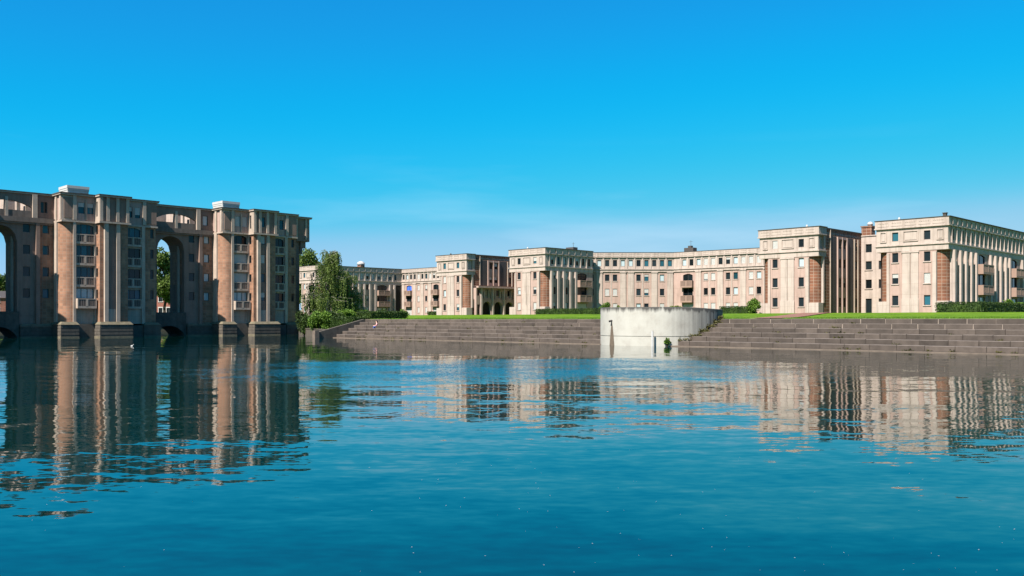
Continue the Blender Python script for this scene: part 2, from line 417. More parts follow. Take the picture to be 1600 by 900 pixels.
b = MB(); gv = [(x, y, gz(x, y) + (0.04 * mnoise.noise((x * .21, y * .21, 0)) if gz(x, y) > 2.31 and y < 112 else 0)) for y in ys for x in xs]
W = len(xs); gf = [(j * W + i, j * W + i + 1, (j + 1) * W + i + 1, (j + 1) * W + i) for j in range(len(ys) - 1) for i in range(W - 1)]
me = bpy.data.meshes.new('ground'); me.from_pydata(gv, [], gf)
m, nt, n, l, bs = newmat('lawn_grass')
g = n.new('ShaderNodeNewGeometry')
t1 = n.new('ShaderNodeTexNoise'); t1.inputs['Scale'].default_value = 0.22; t1.inputs['Detail'].default_value = 9; t1.inputs['Roughness'].default_value = 0.7
l.new(g.outputs['Position'], t1.inputs['Vector'])
r = ramp(n, [(0.3, (0.045, 0.094, 0.004)), (0.5, (0.076, 0.142, 0.006)), (0.72, (0.112, 0.174, 0.009))]); l.new(t1.outputs[0], r.inputs[0])
t2 = n.new('ShaderNodeTexNoise'); t2.inputs['Scale'].default_value = 1.6; t2.inputs['Detail'].default_value = 6; l.new(g.outputs['Position'], t2.inputs['Vector'])
m2 = n.new('ShaderNodeMapRange'); m2.inputs['From Min'].default_value = .3; m2.inputs['From Max'].default_value = .7; m2.inputs['To Min'].default_value = .68; m2.inputs['To Max'].default_value = 1.2; l.new(t2.outputs[0], m2.inputs[0])
v2 = n.new('ShaderNodeVectorMath'); v2.operation = 'SCALE'; l.new(r.outputs[0], v2.inputs[0]); l.new(m2.outputs[0], v2.inputs['Scale'])
t4 = n.new('ShaderNodeTexNoise'); t4.inputs['Scale'].default_value = .11; t4.inputs['Detail'].default_value = 8; l.new(g.outputs['Position'], t4.inputs['Vector'])
m4 = n.new('ShaderNodeMapRange'); m4.inputs['From Min'].default_value = .56; m4.inputs['From Max'].default_value = .72; m4.inputs['To Max'].default_value = .55; l.new(t4.outputs[0], m4.inputs[0])
x4 = n.new('ShaderNodeMixRGB'); x4.inputs['Color2'].default_value = (.115, .12, .025, 1); l.new(m4.outputs[0], x4.inputs['Fac']); l.new(v2.outputs[0], x4.inputs['Color1'])
l.new(x4.outputs[0], bs.inputs['Base Color']); bs.inputs['Roughness'].default_value = 0.9; bs.inputs['Specular IOR Level'].default_value = 0.1
t3 = n.new('ShaderNodeTexNoise'); t3.inputs['Scale'].default_value = 9; t3.inputs['Detail'].default_value = 4
l.new(g.outputs['Position'], t3.inputs['Vector']); bp = n.new('ShaderNodeBump'); bp.inputs['Strength'].default_value = 0.8; bp.inputs['Distance'].default_value = 0.08
l.new(t3.outputs[0], bp.inputs['Height']); l.new(bp.outputs[0], bs.inputs['Normal'])
me.materials.append(m); tag(link('ground', me), kind='structure')
# water
b = MB(); b.quad([(-170, -80, 0), (80, -80, 0), (80, 80, 0), (-170, 80, 0)])
m, nt, n, l, bs = newmat('lake_water')
def vm(op, *a):
    x = n.new('ShaderNodeVectorMath'); x.operation = op
    for i, v in enumerate(a):
        if isinstance(v, (tuple, list)): x.inputs[i].default_value = v
        elif isinstance(v, (int, float)): x.inputs['Scale'].default_value = v
        else: l.new(v, x.inputs['Scale'] if (op == 'SCALE' and i == 1) else x.inputs[i])
    return x.outputs[0]
def mth(op, a, bb=None, c=None, clamp=False):
    x = n.new('ShaderNodeMath'); x.operation = op; x.use_clamp = clamp
    for i, v in enumerate((a, bb, c)):
        if v is None: continue
        if isinstance(v, (int, float)): x.inputs[i].default_value = v
        else: l.new(v, x.inputs[i])
    return x.outputs[0]
g = n.new('ShaderNodeNewGeometry'); P = g.outputs['Position']
def wave(scale, detail, stretch=(1, 1, 1), rot=0.0, dist=0.0):
    mp = n.new('ShaderNodeMapping'); mp.inputs['Scale'].default_value = stretch; mp.inputs['Rotation'].default_value = (0, 0, rot)
    l.new(P, mp.inputs[0])
    t = n.new('ShaderNodeTexNoise'); t.inputs['Scale'].default_value = scale; t.inputs['Detail'].default_value = detail
    t.inputs['Distortion'].default_value = dist
    l.new(mp.outputs[0], t.inputs['Vector'])
    return vm('SUBTRACT', t.outputs['Color'], (0.5, 0.5, 0.5))
def mrange(v, a, bb, c=0.0, d=1.0):
    x = n.new('ShaderNodeMapRange'); x.interpolation_type = 'SMOOTHSTEP'
    x.inputs['From Min'].default_value = a; x.inputs['From Max'].default_value = bb; x.inputs['To Min'].default_value = c; x.inputs['To Max'].default_value = d
    l.new(v, x.inputs[0]); return x.outputs[0]
sp = n.new('ShaderNodeSeparateXYZ'); l.new(P, sp.inputs[0])
big = n.new('ShaderNodeTexNoise'); big.inputs['Scale'].default_value = 0.06; big.inputs['Detail'].default_value = 5; l.new(P, big.inputs['Vector'])
dd = mth('MULTIPLY', mth('SUBTRACT', sp.outputs[1], sp.outputs[0]), 0.70711)
dd = mth('ADD', dd, mth('MULTIPLY', mth('SUBTRACT', big.outputs[0], 0.5), 16))
rr_ = mth('MULTIPLY', mth('ADD', sp.outputs[1], sp.outputs[0]), 0.70711)
pat = n.new('ShaderNodeTexNoise'); pat.inputs['Scale'].default_value = 0.35; pat.inputs['Detail'].default_value = 6; l.new(P, pat.inputs['Vector'])
band = mth('MULTIPLY', mrange(dd, 27, 38), mrange(dd, 46, 54, 1, 0))
band = mth('MULTIPLY', band, mth('MULTIPLY', mrange(rr_, -16, -8, .35, 1), mrange(rr_, 6, 17, 1, .12)))
band = mth('MULTIPLY', band, mrange(pat.outputs[0], .32, .6, .35, 1))
band = mth('MULTIPLY', band, 1.0)          # wind lane
calm = mrange(dd, 50, 62, 1, 0.4)                                            # sheltered water by the quay
def aniso(scale, detail, kr, amp, dist=0.0, side=0.4, front=False):
    r1 = n.new('ShaderNodeMapping'); r1.inputs['Rotation'].default_value = (0, 0, R(-45)); l.new(P, r1.inputs[0])
    r2 = n.new('ShaderNodeMapping'); r2.inputs['Scale'].default_value = (kr, 1, 1); l.new(r1.outputs[0], r2.inputs[0])
    t = n.new('ShaderNodeTexNoise'); t.inputs['Scale'].default_value = scale; t.inputs['Detail'].default_value = detail; t.inputs['Distortion'].default_value = dist
    l.new(r2.outputs[0], t.inputs['Vector']); c = vm('SUBTRACT', t.outputs['Color'], (0.5, 0.5, 0.5))
    if front: c = vm('MULTIPLY', vm('ABSOLUTE', c), (1, -1, 0))      # wave faces turned to the open water
    c = vm('MULTIPLY', c, (side * amp, amp, 0))
    r3 = n.new('ShaderNodeMapping'); r3.inputs['Rotation'].default_value = (0, 0, R(45)); l.new(c, r3.inputs[0]); return r3.outputs[0]
swell = aniso(0.45, 2, 0.3, 0.066, 0.5); chop = aniso(1.7, 3, 0.35, 0.070, 0.4); rip = aniso(6.5, 3, 0.5, 0.070)
lane = vm('SCALE', aniso(10, 3, 0.7, 0.9, 0.0, 0.5, True), band)
sm = vm('ADD', vm('ADD', swell, chop), rip)
sm = vm('ADD', vm('SCALE', sm, calm), lane)
nrm = vm('NORMALIZE', vm('ADD', sm, (0, 0, 1)))
bs.inputs['Base Color'].default_value = (0.0002, 0.0135, 0.0125, 1); bs.inputs['Roughness'].default_value = 0.02
bs.inputs['IOR'].default_value = 1.5
l.new(nrm, bs.inputs['Normal'])
tag(link('water', b.mesh('water', m)), kind='structure')

# ---------------------------------------------------------------- quay steps with single stone blocks
STEP_H, STEP_W, STEPS, QY, QZ = 0.37, 0.86, 6, 62.9, 0.085
TC, TR = (-47.4, 66.3), 5.4          # round wall
def in_tower(x, y): return math.hypot(x - TC[0], y - TC[1]) < TR - 0.35
b = MB()
for k in range(STEPS):
    b.box(-93.45, 6, QY + 0.03 + k * STEP_W, QY + 0.03 + (k + 1) * STEP_W + 0.4, -0.6, QZ + (k + 1) * STEP_H - 0.03, 1 if k < STEPS - 2 else 0)
quay = tag(link('quay_steps', b.mesh('quay_steps', [M['mortar'], M['joint']])), kind='structure')
b = MB(); b.box(-93.5, 6, QY - 0.55, QY + 0.2, -1.2, QZ - 0.02, 0)
led = link('ledge', b.mesh('ledge', M['ledge']), quay)
BL = 1.9; variants = []
M['tread'] = surf('worn_lit_tread_stone', (0.24, 0.195, 0.17), 0.35, 1.3, 0.9, 0.0, 0.3)  # paler step tops: wear, plus the light treads catch put into the colour
for v in range(7):
    rnd = random.Random(v); b = MB(); Lb = BL - 0.045
    j = lambda a: a + rnd.uniform(-0.012, 0.012)
    x0, x1, y0, z1 = j(0.0), j(Lb), j(0), STEP_H + rnd.uniform(-0.012, 0.008)
    c = 0.025
    prof = [(y0, 0.0), (y0, z1 - c), (y0 + c, z1), (STEP_W + 0.06, z1), (STEP_W + 0.06, 0.0)]
    lo = [(x0, p[0], p[1]) for p in prof]; hi = [(x1 + rnd.uniform(-.01, .01), p[0], p[1] + rnd.uniform(-.004, .004)) for p in prof]
    b.quad(lo[::-1]); b.quad(hi)
    for i in range(5):
        q = (i + 1) % 5
        b.quad([lo[i], lo[q], hi[q], hi[i]], 1 if i in (1, 2) else 0)
    variants.append(b.mesh('stone_block', [M['block'], M['tread']]))
nb = 0; rnd0 = random.Random(77)
for k in range(STEPS):
    y = QY + k * STEP_W; x = -93.5; first = True
    while x < 1.5:
        ln = BL * (rnd0.uniform(.4, .6) if first and k % 2 else 1.0) * rnd0.uniform(.97, 1.03); first = False
        if not (in_tower(x, y + .2) and in_tower(x + BL, y + .2)):
            o = link('stone_block', rnd0.choice(variants), quay, (x, y + rnd0.uniform(-.012, .012), QZ + k * STEP_H - 0.004)); o.scale.x = ln / BL; nb += 1
        x += ln
print('blocks', nb)
# sloping stringer wall at the left end of the steps
st = empty('stair_wall', (-93.9, 60.2, 0), 'low sloping concrete wall closing the left end of the quay steps', 'wall')
b = MB(); b.prism([(0, -1), (7.6, -1), (7.6, 2.30), (6.8, 2.30), (0.0, 0.72)], -0.0, 0.45)
o = link('wall', b.mesh('wall', M['plinth']), st, (0.4, 0, 0), R(90))
b = MB(); b.box(-0.06, 0.56, -0.5, 0.14, -1, 0.92, 0, None, 0.03)
link('end_pier', b.mesh('end_pier', M['ledge']), st, (-0.02, 0, 0))
bw = empty('bank_wall', (-106, 67, 0), 'dark low retaining wall below the shrubs beside the arcaded block', 'wall')
b = MB(); L = math.hypot(24, 11)
b.box(0, L, 0, 0.5, -1, 0.95); b.box(-0.02, L, -0.06, 0.56, 0.95, 1.05)
link('wall', b.mesh('wall', M['plinth']), bw, (-117.8 + 106, 72.4 - 67, 0), math.atan2(-10.9, 23.9))
wb = empty('bank_wall', (-166.5, 40, 0), 'pale stone bank edging the far shore behind the arcaded block', 'wall')
b = MB(); b.box(-.6, .6, -60, 40, -1, 1.25); b.box(-.7, .7, -60, 40, 1.25, 1.45); link('wall', b.mesh('wall', M['plinthtop']), wb)
# brick paved path over the lawn
b = MB(); K = 24
for k in range(K):
    def pt(q, side):
        t = q / K; x = -54.6 + 16.2 * t; y = 113.5 - 45.2 * t
        px = x + side * 1.7; return (px, y, gz(px, y) + 0.06)
    b.quad([pt(k + 1, -1), pt(k + 1, 1), pt(k, 1), pt(k, -1)])
tag(link('path', b.mesh('path', M['path'])), kind='structure')

# ---------------------------------------------------------------- round concrete wall in the quay
def concrete_mat():
    m, nt, n, l, bs = newmat('stained_shaded_concrete')
    tc = n.new('ShaderNodeTexCoord'); O = tc.outputs['Object']
    def noise(scale, stretch, detail=7):
        mp = n.new('ShaderNodeMapping'); mp.inputs['Scale'].default_value = stretch; l.new(O, mp.inputs[0])
        t = n.new('ShaderNodeTexNoise'); t.inputs['Scale'].default_value = scale; t.inputs['Detail'].default_value = detail
        t.inputs['Roughness'].default_value = 0.62
        l.new(mp.outputs[0], t.inputs['Vector']); return t.outputs[0]
    def mr(v, a, b, c, d):
        x = n.new('ShaderNodeMapRange'); x.inputs['From Min'].default_value = a; x.inputs['From Max'].default_value = b
        x.inputs['To Min'].default_value = c; x.inputs['To Max'].default_value = d; l.new(v, x.inputs[0]); return x.outputs[0]
    def mt(op, a, b):
        x = n.new('ShaderNodeMath'); x.operation = op; x.use_clamp = op in ('MULTIPLY', 'ADD')
        for i, v in enumerate((a, b)):
            if isinstance(v, (int, float)): x.inputs[i].default_value = v
            else: l.new(v, x.inputs[i])
        return x.outputs[0]
    def mt2(a, b):
        x = n.new('ShaderNodeMath'); x.operation = 'ADD'; l.new(a, x.inputs[0]); l.new(b, x.inputs[1]); return x.outputs[0]
    sp = n.new('ShaderNodeSeparateXYZ'); l.new(O, sp.inputs[0])
    base = ramp(n, [(0.25, (0.25, 0.23, 0.20)), (0.5, (0.31, 0.295, 0.26)), (0.75, (0.34, 0.325, 0.29))]); l.new(noise(0.9, (1, 1, 1)), base.inputs[0])
    # black algae run-off from the rim, in ragged streaks of its own
    drip = mt('ADD', mr(sp.outputs[2], 2.5, 3.26, -0.55, 0.95), mr(noise(1.4, (1.6, 1.6, 0.10)), 0.3, 0.75, -0.42, 0.62))
    drip = mr(drip, 0.2, 0.85, 0.0, 1.0)
    side = mr(mt2(sp.outputs[0], sp.outputs[1]), -0.8, 5.2, 0.0, 0.8)      # flank away from the sun: stains plus shade painted into the colour
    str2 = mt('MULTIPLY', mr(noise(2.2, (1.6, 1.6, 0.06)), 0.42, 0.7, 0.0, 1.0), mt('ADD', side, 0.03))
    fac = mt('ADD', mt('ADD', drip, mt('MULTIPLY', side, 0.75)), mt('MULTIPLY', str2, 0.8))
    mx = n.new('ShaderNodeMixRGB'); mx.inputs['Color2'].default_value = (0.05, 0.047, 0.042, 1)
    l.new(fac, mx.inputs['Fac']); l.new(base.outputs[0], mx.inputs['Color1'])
    l.new(mx.outputs[0], bs.inputs['Base Color']); bs.inputs['Roughness'].default_value = 0.9
    bp = n.new('ShaderNodeBump'); bp.inputs['Strength'].default_value = 0.3; bp.inputs['Distance'].default_value = 0.03
    l.new(noise(9, (1, 1, 1)), bp.inputs['Height']); l.new(bp.outputs[0], bs.inputs['Normal'])
    return m
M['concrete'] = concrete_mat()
M['stain'] = surf('wet_drain_stain', (0.22, 0.165, 0.12), 0.35, 3.0, 0.7, 0.3)
tw = empty('round_wall', (TC[0], TC[1], 0), 'round pale concrete wall with dark streaks standing in the lake amid the steps', 'wall')
b = MB(); SEG = 96
prof = [(TR, -1.5), (TR, 0.76), (TR - 0.045, 0.775), (TR - 0.045, 0.825), (TR, 0.84), (TR, 3.26), (TR - 0.03, 3.3), (TR - 0.45, 3.3), (TR - 0.45, 2.2), (0.01, 2.2)]
def tilt(a, z): return z if z < 3 else z - 0.17 * sstep(0.2, 1.0, math.cos(a - R(40)))
for k in range(SEG):
    a0, a1 = 2 * math.pi * k / SEG, 2 * math.pi * (k + 1) / SEG
    for (r0, z0), (r1, z1) in zip(prof, prof[1:]):
        b.quad([(r0 * math.cos(a0), r0 * math.sin(a0), tilt(a0, z0)), (r0 * math.cos(a1), r0 * math.sin(a1), tilt(a1, z0)),
                (r1 * math.cos(a1), r1 * math.sin(a1), tilt(a1, z1)), (r1 * math.cos(a0), r1 * math.sin(a0), tilt(a0, z1))])
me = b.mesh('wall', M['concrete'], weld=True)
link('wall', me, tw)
# drain spout, with its stain as a thin crust on the wall
def on_tower(u, z, dr=0.0):
    k = (u - 800) / 1400; ang = None; best = None
    for i in range(2000):
        a = 2 * math.pi * i / 2000; x = TC[0] + TR * math.cos(a); y = TC[1] + TR * math.sin(a)
        if (math.cos(a) * -x + math.sin(a) * -y) < 0: continue
        e = abs((x + y) / (y - x) - k)
        if best is None or e < best: best = e; ang = a
    return ang
a = on_tower(956, 1.9)
b = MB(); c, s_ = math.cos(a), math.sin(a)
b.tube([((TR - .1) * c, (TR - .1) * s_, 2.16), ((TR + .28) * c, (TR + .28) * s_, 2.08)], [0.09, 0.09], 10)
link('drain_spout', b.mesh('drain_spout', M['frame']), tw)
b = MB(); N = 14
for k in range(N):
    z0 = 2.0 - 2.1 * k / N; z1 = 2.0 - 2.1 * (k + 1) / N
    w0 = 0.008 + 0.06 * (k / N) ** 0.8; w1 = 0.008 + 0.06 * ((k + 1) / N) ** 0.8
    Rr = TR + 0.006
    for c_ in range(5):
        f0, f1 = c_ / 2.5 - 1, (c_ + 1) / 2.5 - 1
        b.quad([(Rr * math.cos(a + w1 * f0), Rr * math.sin(a + w1 * f0), z1), (Rr * math.cos(a + w1 * f1), Rr * math.sin(a + w1 * f1), z1),
                (Rr * math.cos(a + w0 * f1), Rr * math.sin(a + w0 * f1), z0), (Rr * math.cos(a + w0 * f0), Rr * math.sin(a + w0 * f0), z0)])
link('drain_stain', b.mesh('drain_stain', M['stain']), tw)

# ---------------------------------------------------------------- arched walls
def arch_bay(b, s0, s1, a0, a1, zb, zs, zt, y0, y1, rise=None, K=16, mi=0, back=True):
    w = a1 - a0; rise = w / 2 if rise is None else rise
    rr = (w * w / 4 + rise * rise) / (2 * rise); zc = zs + rise - rr; mid = (a0 + a1) / 2
    P = [(a0 + w * k / K, zc + math.sqrt(max(0, rr * rr - (a0 + w * k / K - mid) ** 2))) for k in range(K + 1)]
    P[0] = (a0, zs); P[-1] = (a1, zs)
    for y, fl in ((y0, 1), (y1, -1)):
        if fl < 0 and not back: continue
        qs = []
        if a0 > s0: qs.append([(s0, y, zb), (a0, y, zb), (a0, y, zt), (s0, y, zt)])
        if s1 > a1: qs.append([(a1, y, zb), (s1, y, zb), (s1, y, zt), (a1, y, zt)])
        for (xa, za), (xb, zb_) in zip(P, P[1:]): qs.append([(xa, y, za), (xb, y, zb_), (xb, y, zt), (xa, y, zt)])
        for q in qs: b.quad(q[::fl], mi)
    for (xa, za), (xb, zb_) in zip(P, P[1:]): b.quad([(xa, y0, za), (xa, y1, za), (xb, y1, zb_), (xb, y0, zb_)], mi)
    b.quad([(a0, y0, zb), (a0, y1, zb), (a0, y1, zs), (a0, y0, zs)], mi)
    b.quad([(a1, y1, zb), (a1, y0, zb), (a1, y0, zs), (a1, y1, zs)], mi)
    b.quad([(s0, y0, zt), (s1, y0, zt), (s1, y1, zt), (s0, y1, zt)], mi)
    b.quad([(s0, y0, zb), (s0, y0, zt), (s0, y1, zt), (s0, y1, zb)], mi)
    b.quad([(s1, y0, zb), (s1, y1, zb), (s1, y1, zt), (s1, y0, zt)], mi)

# ---------------------------------------------------------------- arcaded apartment block standing in the lake
def viaduct():
    root = empty('arcaded_apartment_block', (-121, 50, 0), 'tall brown apartment block with brick columns and arches standing in the lake', 'building')
    VS, VP, VB = 'vstone', 'vpanel', 'vbrick'
    V = Face(root, (-118, 0), R(90)); BR = Face(root, (-121, 0), R(90))
    FL = [13.68, 10.98, 8.27, 5.56]; ZT, ZC = 14.6, 17.78
    def plinth(x0, x1, y0, y1, h=1.62):
        b = MB(); b.box(0, x1 - x0, 0, y1 - y0, -1.2, h)
        for k in range(3):
            z = 0.35 + 0.42 * k; b.box(-0.03, x1 - x0 + .03, -0.03, y1 - y0 + .03, z, z + 0.30)
        b.box(-0.05, x1 - x0 + .05, -0.05, y1 - y0 + .05, -0.3, 0.16, 1)
        o = link('plinth', b.mesh('plinth', [M['plinth'], M['plinthtop']]), root, Vector((x0, y0, 0)) - root.location)
        b = MB(); b.box(-.08, x1 - x0 + .08, -.08, y1 - y0 + .08, h, h + 0.36, 0, 0, 0.3)
        link('ledge', b.mesh('ledge', M['plinthtop']), o)
    for pi, y0 in enumerate((17.8, 39.1, 60.4)):
        s = lambda v: y0 + v
        E = Face(root, (-121, y0), 0.0)
        # --- end face towards the sun
        E.wall(0, 1.56, 1.7, ZT, [], VS, name='end_wall'); E.box('pilaster', 0.72, 1.5, 0.003, 0.16, 1.7, ZT, VS)
        E.wall(0, 3.0, ZT, ZC, [], 'pink', name='attic_wall')
        for a in (0.9, 2.45): E.box('pilaster', a, a + 0.5, 0.003, 0.16, ZT + .1, ZC, VS)
        round_corner(root, -118 - 1.45, s(1.45), 1.45, -math.pi / 2, 0, 1.6, ZT, VB)
        # --- corner block attic
        V.wall(s(0), s(1.42), ZT, ZC, [], VS, name='attic_wall')
        V.box('panel', s(.22), s(1.15), 0.003, 0.10, ZT + .35, ZC - .3, 'vpanel')
        V.box('pilaster', s(1.28), s(1.62), -0.24, 0.16, 1.7, ZT, VS); V.box('pilaster', s(1.25), s(1.68), -0.05, 0.2, ZT + .12, ZC, VS)
        # --- bay one
        ops = [(s(1.66), s(3.86), c - .64, c + .62) for c in FL]
        V.wall(s(1.42), s(4.1), 1.7, ZT, ops, VS, n=-0.25)
        for k, o in enumerate(ops):
            style = {0: 'glass', 1: 'glass'}.get(k, 'curtain')
            shut = 0
            if pi == 2 and k in (1, 2): shut = 1.0
            if pi == 2 and k == 3: style = 'curtain'
            V.window(*o, n=-0.25, cols=3, style=['glassb', 'glassb', 'glassb', 'curtain'][k] if pi == 1 else style, shut=shut)
            V.balcony(s(1.6), s(3.92), FL[k] - 1.9, FL[k] - .66, -0.25, 0.34 if k < 3 else 0.95, VS, 'rail')
        V.arch_head(s(1.66), s(3.86), FL[0] + .62, 0.28, -0.25, 0.02, VS)
        V.box('pilaster', s(3.9), s(4.1), -0.25, 0.06, 1.7, ZT, VS)
        ow = [(s(1.95), s(2.72), 15.6, 17.0), (s(3.05), s(3.82), 15.6, 17.0)]
        V.wall(s(1.42), s(4.1), ZT, ZC, ow, 'pink', n=-0.12, name='attic_wall')
        for o in ow: V.window(*o, n=-0.12, shut=0.4 if pi == 1 else 1.0, style='glassb')
        V.box('mullion_strip', s(2.79), s(2.98), -0.12, 0.0, ZT + .2, ZC - .4, VS)
        # --- central block
        C = Face(root, (-118.26, s(4.1)), 0.0)
        wn_ = [(0.25, 0.85, c - .6, c + .5) for c in FL]
        C.wall(0, 1.46, 1.7, ZT, wn_, VB, name='brick_wall')
        for o in wn_: C.window(*o, style='glass', shut=0)
        C2 = Face(root, (-116.8, s(7.6)), R(180)); C2.wall(0, 1.5, 1.7, ZT, [], VB, name='brick_wall')
        pops = [(s(5.22), s(5.88), c - .6, c + .6) for c in FL] if pi == 2 else []
        V.wall(s(4.1), s(7.6), 1.7, ZT, pops, VB, n=1.2, name='brick_wall')
        if pi == 2:
            for c in FL: V.box('panel', s(5.06), s(6.04), 1.202, 1.24, c - 2.05, c - .62, VP)
            for k, o in enumerate(pops): V.window(*o, n=1.2, rec=.12, style='glassb', shut=[0.9, 1.0, 0, 0.6][k])
        else:
            V.box('panel', s(5.06), s(6.04), 1.203, 1.26, 3.6, ZT, VP)
        V.box('panel', s(5.02), s(6.08), 1.203, 1.34, 1.7, 3.6, VS)
        V.box('pilaster', s(4.58), s(5.05), 1.203, 1.58, 1.7, ZT, VS); V.box('pilaster', s(6.05), s(6.5), 1.203, 1.58, 1.7, ZT, VS)
        aop = [(s(5.25), s(5.85), 15.6, 17.0)] if pi == 2 else []
        V.wall(s(4.0), s(7.7), ZT, ZC, aop, VP, n=1.32, name='attic_wall')
        for o in aop: V.window(*o, n=1.32, style='glassb', shut=0)
        Ca = Face(root, (-118.2, s(4.0)), 0.0); wa = [(0.5, 0.95, 15.3, 17.2)]
        Ca.wall(0, 1.52, ZT, ZC, wa, VS, name='attic_wall'); Ca.window(*wa[0], style='glass', shut=0)
        C3 = Face(root, (-116.68, s(7.7)), R(180)); C3.wall(0, 1.7, ZT, ZC, [], VS, name='attic_wall')
        for a in (4.02, 4.85, 6.05, 7.3): V.box('pilaster', s(a), s(a + .38), 1.322, 1.5, ZT + .12, ZC, VS)
        # --- bay two
        ops = [(s(7.75), s(9.85), c - .62, c + .6) for c in FL]
        V.wall(s(7.6), s(10.4), 1.7, ZT, ops, VS, n=-0.3)
        for k, o in enumerate(ops):
            V.window(*o, n=-0.3, cols=3, style=['glassb', 'glass', 'glass', 'glassb'][k] if pi == 1 else 'glass', shut=0)
            V.balcony(s(7.7), s(9.9), FL[k] - 1.88, FL[k] - .64, -0.3, 0.26, VS, 'rail')
        V.arch_head(s(7.75), s(9.85), FL[0] + .6, 0.28, -0.3, 0.02, VS)
        V.box('pilaster', s(9.92), s(10.36), -0.298, 0.0, 1.7, ZT, VS)
        so = [(s(11.15), s(11.6), c - .6, c + .6) for c in FL]
        V.wall(s(10.4), s(11.9), 1.7, ZT, so, VB, n=-0.3, name='brick_wall')
        for o in so: V.window(*o, n=-.3, style='glass', shut=0)
        ow = [(s(8.05), s(8.75), 15.6, 17.0), (s(9.1), s(9.8), 15.6, 17.0)]
        V.wall(s(7.7), s(11.95), ZT, ZC, ow, 'pink', n=-0.22, name='attic_wall')
        for k, o in enumerate(ow): V.window(*o, n=-.22, style='glassb', shut=[0.4, 0.7][k] if pi == 1 else 0)
        V.box('pilaster', s(10.05), s(10.5), -.218, 0.02, ZT + .12, ZC, VS)
        V.box('panel', s(10.55), s(11.9), -.218, -0.08, ZT + .3, ZC - .15, VP)
        Z = Face(root, (-118.3, s(11.9)), R(180)); Z.wall(0, 2.75, 1.7, ZT, [], VB, name='end_wall')
        Z2 = Face(root, (-118.22, s(11.95)), R(180)); Z2.wall(0, 2.85, ZT, ZC, [], VS, name='attic_wall')
        # --- string course, copings, core
        for (a, e, n0, n1) in ((-.12, 4.0, -1.0, .2), (3.88, 7.82, -1.0, 1.72), (7.83, 12.05, -1.0, -.02)):
            V.box('string_course', s(a), s(e), n0, n1, ZT - .16, ZT + .06, VS)
        E.box('string_course', -.02, 2.0, -0.3, 0.12, ZT - .155, ZT + .055, VS)
        for k, (a, e, xx) in enumerate(((-.3, 3.84, -117.68), (3.85, 7.95, -116.3), (7.96, 12.2, -117.95))):
            slab(root, 'coping', -129.3, xx, s(a), s(e), ZC, ZC + 0.14, VS)
            slab(root, 'roof_edge', -129.34, xx + .05, s(a) - (.05 if k == 0 else 0), s(e) + (.05 if k == 2 else 0), ZC + .141, ZC + 0.29, 'coping')
        slab(root, 'core_wall', -129, -121.02, s(.02), s(11.88), -1, ZC - .01, VP)
        # --- plinths in the water
        plinth(-129, -117.3, s(-.35), s(1.75)); plinth(-129, -116.0, s(3.85), s(7.9)); plinth(-129, -117.7, s(10.1), s(12.3), 1.5)
        V.box('base_wall', s(1.75), s(3.85), -1.0, 0.2, -1.2, 1.72, 'plinth'); V.box('base_wall', s(7.9), s(10.1), -1.0, 0.1, -1.2, 1.5, 'plinth')
        # --- white flared vent house on the roof
        b = MB(); b.box(-1.5, 1.5, -1.3, 1.3, 0, .9); b.box(-1.54, 1.54, -1.34, 1.34, .9, 1.15); b.box(-1.58, 1.58, -1.38, 1.38, 1.15, 1.5)
        link('vent_house', b.mesh('vent_house', M['white']), root, Vector((-123.2, s(3.2), ZC + .25)) - root.location)
        b = MB(); b.box(-.6, .6, -.5, .5, .35, .45)
        for q in (-.5, .5): b.box(q - .05, q + .05, -.05, .05, 0, .35)
        link('roof_hatch', b.mesh('roof_hatch', M['coping']), root, Vector((-121.3, s(3.6), ZC + .29)) - root.location)
    # --- bridges between the towers
    for y0 in (17.8, 39.1):
        s = lambda v: y0 + v
        b = MB(); arch_bay(b, s(11.9), s(17.25), s(13.2), s(17.1), 2.9, 11.85, 14.3, 0, 4.6)
        BR.mb('arch_wall', b, M[VP])
        # lit brick lining on the far jamb of the passage
        J = Face(root, (-125.4, s(17.09)), 0.0); J.wall(0.6, 3.6, 7.2, 12.4, [], VB, n=0.0, name='brick_lining'); J.box('pilaster', 2.6, 3.0, 0.0, 0.25, 3.0, 12.6, VS)
        ops = [(s(17.75), s(18.55), c - .6, c + .55) for c in FL]
        BR.wall(s(17.25), s(19.25), 1.2, 14.3, ops, VP)
        for o in ops: BR.window(*o, style='glass', shut=0)
        BR.box('pilaster', s(19.15), s(19.6), 0.003, 0.4, 1.2, 14.3, VP)
        ops = [(s(20.0), s(20.75), c - .6, c + .55) for c in FL]
        BR.wall(s(19.6), s(21.32), 1.2, 14.3, ops, VB, name='brick_wall')
        for k, o in enumerate(ops): BR.window(*o, style='curtain' if y0 > 30 else 'glassb', shut=0)
        slab(root, 'core_wall', -125.6, -121.3, s(17.27), s(21.28), -1, 14.28, VP)
        slab(root, 'beam', -125.8, -120.55, s(11.88), s(21.34), 14.3, 14.9, 'stained')
        slab(root, 'beam_moulding', -125.7, -120.7, s(11.88), s(21.34), 14.08, 14.298, VP)
        # roof-terrace screen: sill, head with segmental arch, mid post
        z0, z1 = 14.9, ZC
        BR.box('screen_wall', s(11.9), s(12.9), -.25, .15, z0, z1, VP); BR.box('screen_sill', s(12.9), s(18.8), -.25, .15, z0, 15.72, 'stained')
        b = MB(); arch_bay(b, s(12.9), s(18.8), s(12.92), s(18.78), 15.72, 16.1, z1, -.15, .25, rise=0.8); BR.mb('screen_arch', b, M[VP])
        BR.box('post', s(15.7), s(16.05), -.22, .22, z0, 17.3, VS)
        BR.wall(s(18.8), s(21.32), z0, z1, [(s(19.75), s(20.5), 15.6, 17.0)], VP, n=.12)
        BR.window(s(19.75), s(20.5), 15.6, 17.0, n=.12, style='curtain' if y0 > 30 else 'glass', shut=0)
